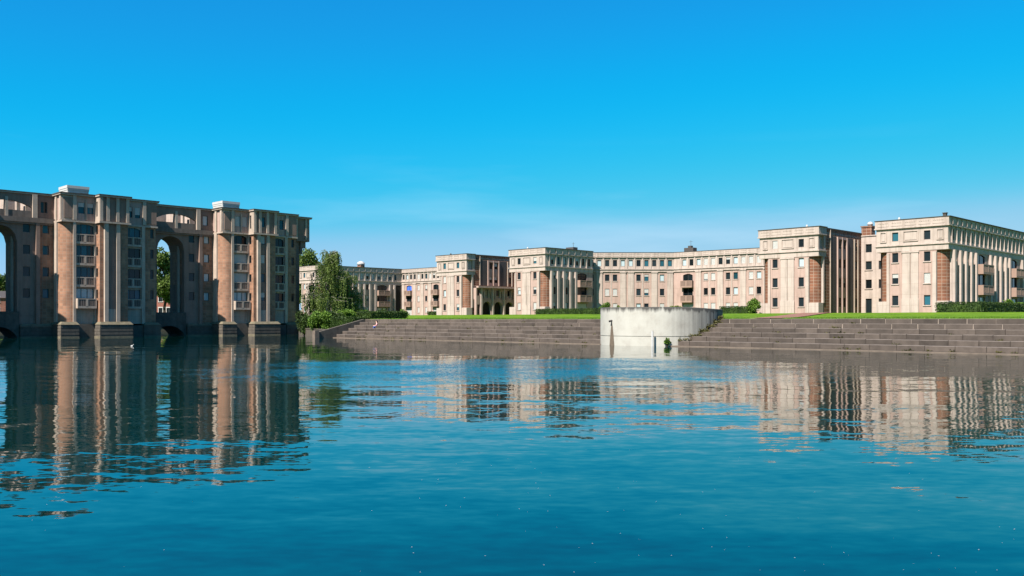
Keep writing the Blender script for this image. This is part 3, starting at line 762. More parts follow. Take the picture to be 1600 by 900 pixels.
        BR.box('pilaster', s(18.75), s(19.3), .123, .42, z0, z1, VS)
        for v, dep in ((15.75, 2.2), (18.3, 2.3), (17.3, 1.0)):
            BR.box('terrace_fin', s(v), s(v + .25), -dep - .6, -.6 if v < 17.2 else -.9, z0, 17.3, 'stone')
        BR.box('terrace_wall', s(11.9), s(21.3), -3.6, -3.3, z0, 17.1, 'stone')
        BR.box('coping', s(11.85), s(21.36), -.4, .32, z1, z1 + .13, VS); BR.box('roof_edge', s(11.85), s(21.36), -.42, .36, z1 + .131, z1 + .27, 'coping')
        slab(root, 'terrace_back', -125.75, -125.4, s(11.9), s(21.3), 14.9, 17.6, VP)
        # deck over the water with a low arch below
        b = MB(); arch_bay(b, s(11.9), s(17.25), s(12.6), s(17.0), -1, 0.15, 2.9, -.25, 4.9, rise=1.25); BR.mb('water_arch', b, M['plinth'])
        BR.box('deck_parapet', s(11.9), s(17.25), -.2, .25, 2.902, 3.25, 'plinth')
        plinth(-125.8, -120.4, s(17.3), s(21.0), 1.35)
    # --- landward end with corbelled attic
    y0 = 72.3
    slab(root, 'core_wall', -128.5, -121.0, y0, y0 + 2.3, -1, ZC, VP)
    slab(root, 'attic_wall', -128.6, -120.4, y0, y0 + 3.7, 14.3, ZC, VP); slab(root, 'corbel', -128.5, -120.7, y0 + 2.3, y0 + 3.2, 13.3, 14.3, VP)
    slab(root, 'corbel', -128.5, -120.8, y0 + 2.3, y0 + 2.7, 12.4, 13.3, VP)
    slab(root, 'coping', -128.9, -120.1, y0 + .0, y0 + 3.95, ZC, ZC + .14, VS); slab(root, 'roof_edge', -128.95, -120.05, y0, y0 + 4.0, ZC + .141, ZC + .29, 'coping')
    Eb = Face(root, (-120.4, 0), R(90)); Eb.box('pilaster', y0 + 1.2, y0 + 1.55, .003, .15, 14.6, ZC, VS); Eb.box('pilaster', y0 + 2.9, y0 + 3.2, .003, .15, 14.6, ZC, VS)
    Eb2 = Face(root, (-121.0, 0), R(90)); Eb2.box('pilaster', y0 + 1.3, y0 + 1.8, .003, .25, -1, 14.3, VP)
    slab(root, 'plinth', -129, -120.3, y0, y0 + 4.5, -1.2, 1.5, 'plinth')
viaduct()

# ---------------------------------------------------------------- apartment pavilions and rows on the lawn
ZG, ZN, ZA, ZP, ZR = 2.7, 10.87, 11.56, 13.8, 14.85
ROWS = [(4.05, 5.3), (6.78, 8.05), (9.5, 10.72)]; AT = (12.2, 13.32)
RC = 1.35
def pavilion(label, x1, D, kind, side, y0=115.0, seed=1, shutters=None):
    random.seed(seed); x0 = x1 - 8.8
    root = empty('corner_pavilion', (x1 - 4.4, y0 + D / 2, ZG), label, 'building', 'pale pavilions facing the lake')
    F = Face(root, (x0, y0), 0.0); S = Face(root, (x1, y0), R(90)); Lf = Face(root, (x0, y0 + D), R(-90)); Bk = Face(root, (x1, y0 + D), R(180))
    shutters = shutters or {}
    ops = [(c - .39, c + .39, a, e) for c in (2.4, 6.32) for a, e in ROWS]
    F.wall(RC, 8.8 - RC, ZG, ZN, ops, 'pink')
    for k, o in enumerate(ops): F.window(*o, shut=shutters.get(k, 0), style=None)
    for a, e in ((RC, 1.72), (3.3, 4.27), (4.35, 5.3), (6.98, 8.8 - RC)): F.box('pilaster', a, e, .003, .13, ZG, ZN - .22, 'stone')
    F.box('pilaster_cap', 3.22, 5.38, .003, .2, ZN - .22, ZN - .02, 'stone'); F.box('pilaster_base', 3.24, 5.36, .132, .17, ZG, 4.9, 'stone')
    for c in (2.4, 6.32):
        for a, e in ROWS: F.box('sill', c - .5, c + .5, .003, .09, a - .13, a - .002, 'stone')
    # rounded brick corners on square bases
    round_corner(root, x1 - RC, y0 + RC, RC - .24, -math.pi / 2, 0, ZG, ZN, 'brick')
    round_corner(root, x0 + RC, y0 + RC, RC - .24, -math.pi, -math.pi / 2, ZG, ZN, 'brick')
    F.box('jamb', RC - .002, RC + .1, -.4, -.002, ZG, ZN, 'stone'); F.box('jamb', 8.8 - RC - .1, 8.8 - RC + .002, -.4, -.002, ZG, ZN, 'stone'); S.box('jamb', RC - .002, RC + .2, -.4, -.03, ZG, ZN, 'stone')
    slab(root, 'corner_base', x1 - RC, x1 + .03, y0 - .03, y0 + RC, ZG, 4.55, 'stone'); slab(root, 'corner_base', x0 - .03, x0 + RC, y0 - .03, y0 + RC, ZG, 4.55, 'stone')
    # attic
    AD = D if kind == 'A' else 2.15
    slab(root, 'cornice', x0 - .06, x1 + .06, y0 - .06, y0 + AD, ZN, ZA, 'stone'); slab(root, 'cornice_ledge', x0 - .2, x1 + .2, y0 - .2, y0 + AD, ZA, ZA + .15, 'stone')
    aop = [(2.4 - .39, 2.4 + .39, *AT), (6.32 - .39, 6.32 + .39, *AT)]
    F.wall(0, 8.8, ZA + .1, ZP, aop, 'stone', name='attic_wall')
    for k, o in enumerate(aop): F.window(*o, shut=shutters.get(6 + k, 0))
    for a, e in ((.5, 1.3), (3.4, 5.25), (7.45, 8.3)):
        b = MB(); z0, z1, t = 12.08, 13.42, .09
        b.box(a, e, -.1, -.002, z0, z0 + t); b.box(a, e, -.1, -.002, z1 - t, z1); b.box(a, a + t, -.1, -.002, z0 + t, z1 - t); b.box(e - t, e, -.1, -.002, z0 + t, z1 - t)
        b.box(a + .2, e - .2, -.05, -.002, z0 + .2, z1 - .2)
        F.mb('relief_panel', b, M['stone'])
    slab(root, 'parapet_moulding', x0 - .22, x1 + .22, y0 - .22, y0 + AD, ZP - .02, ZP + .14, 'stone')
    slab(root, 'parapet', x0 - .14, x1 + .14, y0 - .14, y0 + AD, ZP + .141, ZR, 'stone', 'roof'); slab(root, 'coping', x0 - .2, x1 + .32, y0 - .2, y0 + AD, ZR, ZR + .09, 'coping')
    for k in range(5):
        a = .2 + 1.7 * k; F.box('parapet_panel', a, a + 1.45, .142, .17, ZP + .3, ZR - .1, 'stone'); F.dentils(a + .1, a + 1.35, .17, ZR - .16, .2, .1, .2, .05, 'stone')
    # plain landward faces and roof
    lo = [(s0, s0 + .8, a, e) for s0 in (2.2, 5.6, 9) for a, e in ROWS + [AT] if s0 + 1 < D - RC]
    Lf.wall(0, D - RC, ZG, ZP, lo, 'pink'); [Lf.window(*o, shut=0) for o in lo]
    Bk.wall(0, 8.8, ZG, ZP, [], 'pink'); slab(root, 'roof', x0 + .02, x1 - .02, y0 + AD - .05, y0 + D, ZP + .2, ZP + .5, 'stone', 'roof')
    if kind == 'A':
        pils, wins, bals = side
        wop = [(c - .4, c + .4, a, e) for c in wins for a, e in ROWS]
        bop = [(a + .35, e - .35, z0, z1) for a, e in bals for z0, z1 in ((3.3, 5.2), (6.7, 8.25), (9.4, 10.75))]
        S.wall(RC, D, ZG, ZN, wop + bop, 'pink')
        for o in wop: S.window(*o, shut=random.choice([0, 0, 0, .5, 1.0]))
        for i, (a, e) in enumerate(bals):
            for k, (z0, z1) in enumerate(((3.3, 5.2), (6.7, 8.25), (9.4, 10.75))):
                S.window(a + .35, e - .35, z0, z1, cols=2, style=['curtain', 'glass', 'glass'][k], shut=1.0 if (k == 0 and D < 20 and i == 0) else 0)
                if k: S.balcony(a, e, z0 - 1.25, z0 + .02, 0, 1.0, 'railp', 'railp')
            S.arch_head(a + .35, e - .35, 10.75, .25, 0, .02, 'stone')
        for p in pils: S.box('pilaster', p - .24, p + .24, .003, .36, ZG, ZN, 'stone')
        k = 0; p = 1.0; ao = []
        step = 1.68
        while p + 1.5 < D:
            ao.append((p + .5, p + 1.15, AT[0] - .1, AT[1] + .1)); p += step
        S.wall(0, D, ZA + .1, ZP, ao, 'stone', name='attic_wall')
        for i, o in enumerate(ao):
            if i >= 0: S.window(*o, shut=random.choice([0, 0, 0, 0, .4, 1.0]))
            S.box('fin', o[0] - .58, o[0] - .38, .003, .17, ZA + .15, ZP - .02, 'stone')
            S.box('parapet_fin', o[0] - .62, o[0] - .4, .142, .27, ZP + .2, ZR - .12, 'stone')
    else:
        cols = [(5.95, 6.75), (7.4, 8.2)]; low = 4 if side == 'arcade' else 0
        rws = [r_ for r_ in ROWS + [AT] if r_[0] > (8.9 if side == 'arcade' else 0)]
        o1 = [(a, e, *r_) for a, e in cols for r_ in rws]; o2 = [(11.3, 12.05, *r_) for r_ in rws]
        S.wall(1.7, D, ZG, ZR - .15, o1 + o2, 'brick', n=-.02, name='brick_wall')
        for o in o1: S.window(*o, n=-.02, shut=random.choice([0, 0, 0, .5]))
        for o in o2: S.window(*o, n=-.02, shut=0)
        zb = 8.9 if side == 'arcade' else ZG
        S.box('post', 1.36, 1.72, -.2, .06, 4.55, ZN, 'stone')
        S.wall(0, 2.15, ZA + .1, ZP, [(.35, 1.6, ZA + .3, ZP - .15)], 'stone', rev=.35, name='attic_wall'); S.box('recess_panel', .35, 1.6, -.34, -.3, ZA + .3, ZP - .15, 'stone'); Face(root, (x1, y0 + 2.15), R(180)).wall(0, .3, ZN, ZR, [], 'stone', name='return_wall')
        S.box('post', 3.4, 3.55, -.018, .12, zb, ZR - .2, 'vstone')
        S.box('panel', 3.65, 5.4, -.018, .03, zb, ZP, 'darkpanel'); S.box('panel', 8.85, 10.7, -.018, .03, zb, ZP, 'darkpanel')
        b = MB()
        for a, e in ((5.5, 5.8), (6.95, 7.2), (8.38, 8.68)): b.box(a, e, -.2, .015, zb, ZP)
        b.box(5.8, 8.38, -.14, .015, ZP - .3, ZP - .02)
        S.mb('window_surround', b, M['pink'])
        for a, e in cols:
            zz = zb
            for r_ in rws:
                if r_[0] - .1 - zz > .1: S.box('spandrel', a, e, -.018, .05, zz, r_[0], 'pink')
                zz = r_[1]
        b = MB(); b.box(10.95, 11.2, -.12, .015, zb, ZP); b.box(12.15, 12.4, -.12, .015, zb, ZP); S.mb('window_surround', b, M['vstone'])
        slab(root, 'coping', x0, x1 + .08, y0 + 2.15, y0 + D, ZR - .15, ZR + .02, 'coping')
        if side == 'arcade':
            A = Face(root, (x1 + .8, y0), R(90)); L0, L1 = 1.8, 16.2
            b = MB(); w = 3.05; a0 = 3.1
            for k in range(4):
                c = a0 + w * (k + .5); arch_bay(b, c - w / 2, c + w / 2, c - 1.1, c + 1.1, ZG, 4.65, 6.2, 0, .55, back=False)
                arch_bay(b, c - w / 2, c + w / 2, c - 1.1, c + 1.1, 6.2, 7.15, 8.7, 0, .35, back=False)
            A.mb('arcade_wall', b, M['pink'])
            A.wall(L0, a0, ZG, 8.7, [(2.05, 2.75, 3.0, 5.2), (2.05, 2.75, 6.9, 8.1)], 'pink'); A.window(2.05, 2.75, 3.0, 5.2, shut=0); A.window(2.05, 2.75, 6.9, 8.1, shut=0)
            for k in range(5): A.box('pier', a0 + w * k - .2, a0 + w * k + .2, .003, .2, ZG, 8.4, 'stone')
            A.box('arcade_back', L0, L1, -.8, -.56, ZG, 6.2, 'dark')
            for k in range(4):
                c = a0 + w * (k + .5)
                A.box('niche_wall', c - 1.1, c + 1.1, -.5, -.35, 6.2, 8.6, 'vstone')
                A.window(c - .38, c + .38, 6.9, 8.0, n=-.18, shut=0, style='glass')
                for q in (-.62, .62): A.box('colonnette', c + q - .1, c + q + .1, -.3, -.05, 6.2, 8.0, 'stone')
                A.box('niche_sill', c - .9, c + .9, -.34, -.05, 6.2, 6.5, 'pink')
            A.box('arcade_ledge', L0, L1, -.8, .62, 8.4, 8.75, 'pink')
            E2 = Face(root, (x1, y0 + L0), 0.0); E2.wall(0, .8, ZG, 8.7, [], 'pink')
    return root

def row(label, O, ang, mods, module=1.47, seed=3, depth=9, sh=None):
    random.seed(seed); sh = sh or {}
    mid = (O[0] + math.cos(ang) * module * len(mods) / 2, O[1] + math.sin(ang) * module * len(mods) / 2)
    root = empty('apartment_row', (mid[0], mid[1], ZG), label, 'building', 'low apartment rows behind the pavilions')
    F = Face(root, O, ang); Lw = module * len(mods)
    ops, wd, i = [], [], 0
    while i < len(mods):
        c = (i + .5) * module
        if mods[i] == 'W':
            for k, (a, e) in enumerate(ROWS): wd.append((c - .42, c + .42, a, e, 'w', sh.get((i, k))))
        if mods[i] == 'B':
            c = (i + 1) * module
            for k, (a, e) in enumerate(((3.4, 5.1), (6.7, 8.1), (9.45, 10.75))): wd.append((c - 1.0, c + 1.0, a, e, 'b%d' % k, sh.get((i, k))))
            i += 1
        i += 1
    F.wall(0, Lw, ZG, 11.2, [w[:4] for w in wd], 'pink')
    for w in wd:
        if w[4] == 'w': F.window(*w[:4], shut=w[5], style=None); F.box('sill', w[0] - .08, w[1] + .08, .003, .08, w[2] - .12, w[2] - .002, 'stone')
        else:
            F.window(*w[:4], cols=2, style='blue' if w[5] == 'blue' else 'glass', shut=1.0 if w[4] == 'b0' and w[5] != 'open' else 0)
            if w[4] != 'b0': F.balcony(w[0] - .2, w[1] + .2, w[2] - 1.25, w[2] + .02, 0, .7, 'railp', 'railp')
            if w[4] == 'b2': F.arch_head(w[0], w[1], w[3], .25, 0, .02, 'pink')
    for i, ch in enumerate(mods):
        c = (i + .5) * module
        if ch == 'P':
            F.box('pilaster', c - .55, c + .55, .003, .15, ZG, 11.0, 'stone'); F.box('pilaster_cap', c - .62, c + .62, .003, .24, 11.05, 11.2, 'stone')
        if ch == 'W' and i + 1 < len(mods) and mods[i + 1] == 'W': F.box('mullion_strip', c + module / 2 - .1, c + module / 2 + .1, .003, .06, ZG, 11.0, 'stone')
    F.box('cornice', 0, Lw, -.2, .18, 11.2, 11.5, 'stone'); F.box('cornice_ledge', 0, Lw, -.2, .32, 11.62, 11.78, 'stone')
    ao = [((i + .5) * module - .4, (i + .5) * module + .4, 12.25, 13.45) for i, ch in enumerate(mods) if ch != 'X']
    F.wall(0, Lw, 11.5, 13.9, ao, 'stone', name='attic_wall')
    for i, o in enumerate(ao):
        F.window(*o, shut=sh.get(('a', i)), style=None)
        F.box('fin', o[0] - module / 2 + .4 - .13, o[0] - module / 2 + .4 + .13, .003, .12, 11.8, 13.8, 'stone')
    F.box('parapet_moulding', 0, Lw, -.3, .26, 13.9, 14.05, 'stone'); F.box('parapet', 0, Lw, -.3, .2, 14.051, ZR - .05, 'stone'); F.box('coping', 0, Lw, -.35, .25, ZR - .05, ZR + .03, 'coping')
    k = 0.25
    while k + 1.3 < Lw:
        F.box('parapet_panel', k, k + 1.2, .202, .235, 14.15, 14.7, 'stone'); F.dentils(k + .05, k + 1.15, .235, 14.68, .2, .1, .18, .05, 'stone'); k += module
    b = MB(); b.box(0, Lw, .3, depth, -0.2, 14.2 - ZG)
    link('core_wall', b.mesh('core_wall', [M['pink']]), root, F.loc(0, 0, ZG), ang)
    return root

A_side_R1 = ([1.6, 3.7, 5.6, 7.6, 9.4, 15.1, 17.1, 19.3, 21.5, 23.2, 29, 31, 33.1, 35.2, 37], [2.65, 6.6, 16.1, 20.4, 30, 34.2, 42, 45], [(9.7, 13.9), (23.5, 27.7), (37.4, 41.5)])
A_side_M = ([1.5, 3.2, 4.7, 6.5, 7.95], [2.35, 5.6], [(8.25, 11.6)])
A_side_K = ([1.5, 3.2, 4.8, 9.3, 11, 12.6, 14.2, 15.8, 20.2, 21.6], [3.9, 10.2, 13.4], [(5.2, 8.8), (16.2, 19.7)])
pR1 = pavilion('pale pavilion at the right edge with a long pilastered side and trimmed hedge before it', -39.7, 48, 'A', A_side_R1, seed=11, shutters={4: 1.0, 1: .4})
pR2 = pavilion('pale pavilion with dark brick flank beside the red brick path', -56.4, 13.7, 'B', 'plain', seed=12, shutters={6: 1.0})
pM = pavilion('pale pavilion with pilastered shaded side left of the angled row and behind a low hedge', -106.8, 12.9, 'A', A_side_M, seed=13, shutters={0: 1.0, 3: 1.0, 7: .6, 1: .4, 4: .35})
pL = pavilion('pale pavilion joined to a shaded brick arcade of dark round arches', -127.3, 16, 'B', 'arcade', seed=14, shutters={2: 1.0, 3: .5})
pK = pavilion('pale pavilion half hidden behind the weeping birch tree', -178, 24, 'A', A_side_K, seed=15)
rowR = row('sunlit apartment row between the round wall and the brick-flanked pavilion', (-97.3, 140.2), R(5), 'XBBPWWPWWPWWPWWP', seed=21, sh={(4, 0): 1.0, (5, 0): 1.0, (4, 2): .85, (5, 2): 1.0, (7, 0): 1.0, (8, 0): 1.0, (10, 0): 1., (11, 0): 1., (10, 2): 1.0, (10, 1): 1.0, (4, 1): 0, (5, 1): 0, (7, 1): 0, (8, 1): 0, (7, 2): 0, (8, 2): 0, (11, 1): 0, (11, 2): 0, ('a', 3): 1., ('a', 4): 1., ('a', 8): 1., ('a', 9): 1., ('a', 10): 1., ('a', 0): 0, ('a', 1): 0, ('a', 2): 0, ('a', 5): 0, ('a', 6): .3, ('a', 7): 0})
CH = 17 * 1.47; cs = math.cos(R(45))
row('angled sunlit apartment row directly behind the round concrete wall', (-97.3 - CH * cs, 140.2 - CH * cs), R(45), 'PWWPWPWPWWPPWWPWP'[:17], seed=22, sh={(8, 1): 1.0, (9, 1): 1.0, (8, 0): 1., (9, 0): 1., (6, 0): 1., (13, 1): .6, (8, 2): 0, (9, 2): 0, (6, 2): 0, (6, 1): 0, (12, 1): 0, (12, 2): 0, (13, 2): .3, (15, 1): 0, (15, 2): 0, **{('a', i): 0 for i in range(17)}})
row('distant sunlit apartment row with balconies left of the brick arcade', (-178, 139), 0.0, 'PBBPWPWPBBPWWPWWPBBPWWPP', seed=23, sh={(1, 2): 'blue', (4, 1): 1., (4, 2): 1., (4, 0): 1., (6, 2): .8, (6, 1): 0, ('a', 4): 1.0})
# gap buildings
def gapwall(label, x0, x1, y, zt, cols):
    root = empty('link_building', ((x0 + x1) / 2, y + 3, ZG), label, 'building')
    F = Face(root, (x0, y), 0.0); random.seed(5)
    rr = [(3.0, 5.3)] + ROWS[1:] + [(12.0, 13.2)]
    ops = [(c - .45, c + .45, *r_) for c in cols for r_ in rr]
    F.wall(0, x1 - x0, ZG, zt, ops, 'stone'); [F.window(*o, style='glass', shut=0) for o in ops]
    slab(root, 'coping', x0, x1, y - .12, y + 6, zt, zt + .15, 'stone', 'roof')
    for a, e in ROWS[1:]: F.box('sill', cols[0] - .6, cols[0] + .6, .003, .1, a - .14, a - .002, 'stone')
    return root
gw = gapwall('narrow recessed link with a stack of dark windows between the two right pavilions', -56.38, -48.52, 128.4, 14.35, [1.1, 3.0])
b = MB(); b.box(-.75, .75, -.6, .6, 0, 1.2); b.box(-.85, .85, -.7, .7, 1.2, 1.38)
link('chimney', b.mesh('chimney', M['brick']), gw, (-3.2, -2.3, 14.5 - ZG))
b = MB(); b.tube([(0, 0, 0), (0, 0, .25), (0, 0, .5), (0, 0, .62)], [.25, .42, .35, .1], 10); link('roof_cowl', b.mesh('roof_cowl', M['white']), gw, (-2.9, -2.3, 15.88 - ZG))
gapwall('shaded link behind the brick arcade', -127.28, -115.62, 131.5, 14.2, [2.2, 5.8, 9.4])
# ---------------------------------------------------------------- small things on the roofs
def part(root, name, b, mat, x, y, z): return link(name, b.mesh(name, M[mat]), root, Vector((x, y, z)) - root.location)
def XY(u, d):
    r = (u - 800) / 1400 * d; return ((r - d) * .70711, (r + d) * .70711)
b = MB(); b.box(-.2, .2, -.2, .2, 0, .4); b.box(-.26, .26, -.26, .26, .4, .5); part(pR1, 'roof_vent', b, 'coping', -40.3, 115.7, ZR + .07)
b = MB(); b.box(-.9, .9, -.6, .6, 0, .6); b.tube([(.4, 0, .6), (.4, 0, 1.5)], [.03, .03], 6); b.box(.1, .7, -.02, .02, 1.25, 1.29)
part(pM, 'chimney', b, 'darkpanel', -108.5, 124, ZR + .05)
b = MB(); b.tube([(0, 0, 0), (0, 0, .25), (0, 0, .4)], [.16, .15, .06], 10); part(pM, 'roof_cowl', b, 'white', -112, 116, ZR + .07); part(pR2, 'roof_cowl', b, 'white', -58.5, 115.9, ZR + .07)
part(pL, 'roof_cowl', b, 'coping', -133, 116, ZR + .07); part(pR1, 'roof_cowl', b, 'white', -46, 116, ZR + .07)
b = MB(); b.box(-1.0, 1.0, -.6, .6, 0, .75); b.box(-.35, .35, -.3, .3, .75, 1.15); b.tube([(.1, 0, 1.1), (.1, 0, 2.2)], [.03, .02], 6); b.box(-.25, .45, -.015, .015, 1.9, 1.94)
part(rowR, 'chimney', b, 'darkpanel', -94.5, 141.5, ZR + .02)
kx, ky = -181.0, 181.0 * .8314 / 1.1686
b = MB(); b.box(-.7, .7, -.6, .6, 0, .7); part(pK, 'chimney', b, 'brick', kx, ky, ZR + .05)
b = MB(); b.tube([(0, 0, 0), (0, 0, .35), (0, 0, .75), (0, 0, 1.0)], [.8, 1.0, .75, .15], 12); part(pK, 'roof_cowl', b, 'white', kx, ky, ZR + .75)

# ---------------------------------------------------------------- foliage
class Leaves:
    def __init__(s): s.v = []; s.f = []
    def add(s, p, size, rnd, up=None, droop=False):
        if droop: a = Vector((rnd.uniform(-.5, .5), rnd.uniform(-.5, .5), -1)).normalized()
        else: a = Vector((rnd.gauss(0, 1), rnd.gauss(0, 1), rnd.gauss(0, .7))).normalized()
        nn = up if up is not None else Vector((rnd.gauss(0, 1), rnd.gauss(0, 1), rnd.gauss(0, 1) + .6))
        c = a.cross(nn)
        if c.length < 1e-4: c = a.cross(Vector((1, 0, .3)))
        c.normalize(); L = size * rnd.uniform(.7, 1.3); w = L * rnd.uniform(.32, .5)
        p = Vector(p); i = len(s.v)
        s.v += [tuple(p), tuple(p + a * L * .55 + c * w), tuple(p + a * L), tuple(p + a * L * .5 - c * w)]
        s.f.append((i, i + 1, i + 2, i + 3))
    def mesh(s, name, mat):
        me = bpy.data.meshes.new(name); me.from_pydata(s.v, [], s.f); me.materials.append(M[mat]); return me
def sphere_dir(rnd):
    z = rnd.uniform(-1, 1); a = rnd.uniform(0, 2 * math.pi); q = math.sqrt(1 - z * z); return Vector((q * math.cos(a), q * math.sin(a), z))
def tree(name, label, loc, h, spread, mat, seed, leaf=.4, n=9000, trunk=.25, group=None, low=.28):
    rnd = random.Random(seed); t = empty(name, loc, label, 'tree', group)
    b = MB(); top = h * .82
    path = [(0, 0, -.3)] + [(rnd.uniform(-.05, .05) * h * k / 5, rnd.uniform(-.05, .05) * h * k / 5, top * k / 5) for k in range(1, 6)]
    b.tube(path, [trunk * (1 - .85 * k / 5) for k in range(6)], 8)
    clumps = []
    for k in range(26):
        z = h * rnd.uniform(low, .95); f = math.sin(math.pi * min(1, max(.08, (z / h - low * .7) / (1.06 - low * .7)))) ** .6
        a = rnd.uniform(0, 2 * math.pi); q = spread * f * math.sqrt(rnd.uniform(.05, 1)) * .8
        c = Vector((q * math.cos(a), q * math.sin(a), z)); rad = h * rnd.uniform(.07, .145)
        clumps.append((c, rad))
        i = min(4, max(1, int(z / top * 4.2)))
        p0 = Vector(path[i]); mid = (p0 + c) * .5 + Vector((0, 0, .05 * h * rnd.random()))
        b.tube([p0, mid, c], [trunk * .32, trunk * .18, trunk * .05], 5, cap=False)
    link('trunk', b.mesh('trunk', M['bark2'], smooth=True), t)
    L = Leaves()
    for i in range(n):
        c, rad = rnd.choice(clumps); dv = sphere_dir(rnd); p = c + dv * rad * rnd.random() ** .45
        L.add(p, leaf, rnd)
    link('crown', L.mesh('crown', mat), t); return t
def shrub(name, label, loc, rx, ry, h, mat, seed, leaf=.16, n=5000, group=None, trim=False):
    rnd = random.Random(seed); t = empty(name, loc, label, 'shrub', group)
    b = MB()
    for k in range(6):
        a = rnd.uniform(0, 6.28); b.tube([(0, 0, -.15), (.3 * rx * math.cos(a), .3 * ry * math.sin(a), h * .4), (.6 * rx * math.cos(a), .6 * ry * math.sin(a), h * .75)], [.05, .035, .015], 5)
    link('stem', b.mesh('stem', M['bark2']), t)
    L = Leaves(); cl = []
    for k in range(16):
        dv = sphere_dir(rnd); q = rnd.random() ** .4 * .7
        cl.append((Vector((dv.x * rx * q, dv.y * ry * q, h * (.45 + .42 * dv.z * q / .7))), rnd.uniform(.28, .46)))
    for i in range(n):
        c, q = rnd.choice(cl); dv = sphere_dir(rnd); s_ = rnd.random() ** .4 * q
        p = c + Vector((dv.x * rx * s_, dv.y * ry * s_, dv.z * h * .55 * s_))
        if p.z > .02: L.add(p, leaf, rnd)
    link('foliage', L.mesh('foliage', mat), t); return t
def hedge(name, label, segs, mat, seed, leaf=.13, dens=130, cat='hedge'):
    """clipped hedge from boxes (x0, x1, y0, y1, z0, z1): dense leaf skin round a twig core"""
    rnd = random.Random(seed); x0, x1, y0, y1, z0, z1 = segs[0]
    o = Vector(((x0 + x1) / 2, (y0 + y1) / 2, z0)); t = empty(name, o, label, cat)
    L = Leaves()
    for (x0, x1, y0, y1, z0, z1) in segs:
        b = MB(); k = .16; b.box(x0 + k - o.x, x1 - k - o.x, y0 + k - o.y, y1 - k - o.y, z0 - o.z - .2, z1 - o.z - k)
        link('twig_core', b.mesh('twig_core', M['leaf_dark']), t)
        for (ax, ay, bx_, by, cz0, cz1, nn) in ((x0, y0, x1, y0, z0, z1, (0, -1, 0)), (x0, y1, x1, y1, z0, z1, (0, 1, 0)), (x0, y0, x0, y1, z0, z1, (-1, 0, 0)), (x1, y0, x1, y1, z0, z1, (1, 0, 0)), (x0, y0, x1, y1, z1, z1, (0, 0, 1))):
            flat = nn[2] == 1
            area = (x1 - x0) * (y1 - y0) if flat else math.hypot(bx_ - ax, by - ay) * (z1 - z0)
            for i in range(int(area * dens)):
                f, g_ = rnd.random(), rnd.random()
                p = Vector((x0 + (x1 - x0) * f, y0 + (y1 - y0) * g_, z1)) if flat else Vector((ax + (bx_ - ax) * f, ay + (by - ay) * f, z0 + (z1 - z0) * g_))
                p -= Vector(nn) * (abs(rnd.gauss(0, .07)) + .06 * mnoise.noise(p * 1.3)); L.add(p - o, leaf, rnd)
    link('foliage', L.mesh('foliage', mat), t); return t
# weeping birches on the bank
def birch(label, loc, h, spread, seed, strands, lean=(0, 0)):
    rnd = random.Random(seed); t = empty('birch_tree', loc, label, 'tree'); b = MB(); L = Leaves()
    path = [Vector((lean[0] * (k / 8) ** 1.5 + rnd.uniform(-.08, .08), lean[1] * (k / 8) ** 1.5 + rnd.uniform(-.08, .08), -.3 + (h + .3) * k / 8)) for k in range(9)]
    b.tube(path, [.2 * (1 - .93 * k / 8) * h / 10 + .01 for k in range(9)], 8)
    for k in range(int(strands / 7)):
        f = rnd.uniform(.28, .97); i = min(7, int(f * 8)); p0 = path[i].lerp(path[i + 1], f * 8 - i)
        a = rnd.uniform(0, 6.283); reach = spread * (1.25 - f) * rnd.uniform(.45, 1.05) + .35
        p1 = p0 + Vector((math.cos(a) * reach * .5, math.sin(a) * reach * .5, h * .075 * rnd.uniform(.6, 1.3)))
        p2 = p0 + Vector((math.cos(a) * reach, math.sin(a) * reach, h * .055 * rnd.uniform(.2, 1.4)))
        b.tube([p0, p1, p2], [.045, .03, .01], 4, cap=False)
        for s_ in range(7):
            q = rnd.uniform(.25, 1.0); st = (p0.lerp(p1, q * 2) if q < .5 else p1.lerp(p2, q * 2 - 1)) + Vector((rnd.gauss(0, .14), rnd.gauss(0, .14), 0))
            ln = min(st.z - .7, h * rnd.uniform(.08, .36) * (1.15 - .35 * f)); sway = Vector((rnd.gauss(0, .12), rnd.gauss(0, .12), 0))
            m_ = max(5, int(ln * 13))
            for j in range(m_):
                w = j / m_; L.add(st + sway * w * 1.5 + Vector((rnd.gauss(0, .09), rnd.gauss(0, .09), .1 - ln * w)), .17, rnd, droop=True)
    link('trunk', b.mesh('trunk', M['bark'], smooth=True), t); link('crown', L.mesh('crown', 'leaf_birch'), t); return t
def G(u, d):
    x, y = XY(u, d); return (x, y, gz(x, y))
birch('tall weeping birch with pale trunk on the bank beside the arcaded block', G(508, 137), 10.6, 4.4, 31, 800, (.7, .5))
birch('broad drooping birch right of the tallest one, hanging over the shrubs', G(538, 141), 7.6, 3.6, 33, 520, (.4, .3))
birch('slim small birch closest to the arcaded block', G(490, 140), 6.6, 2.0, 34, 170)
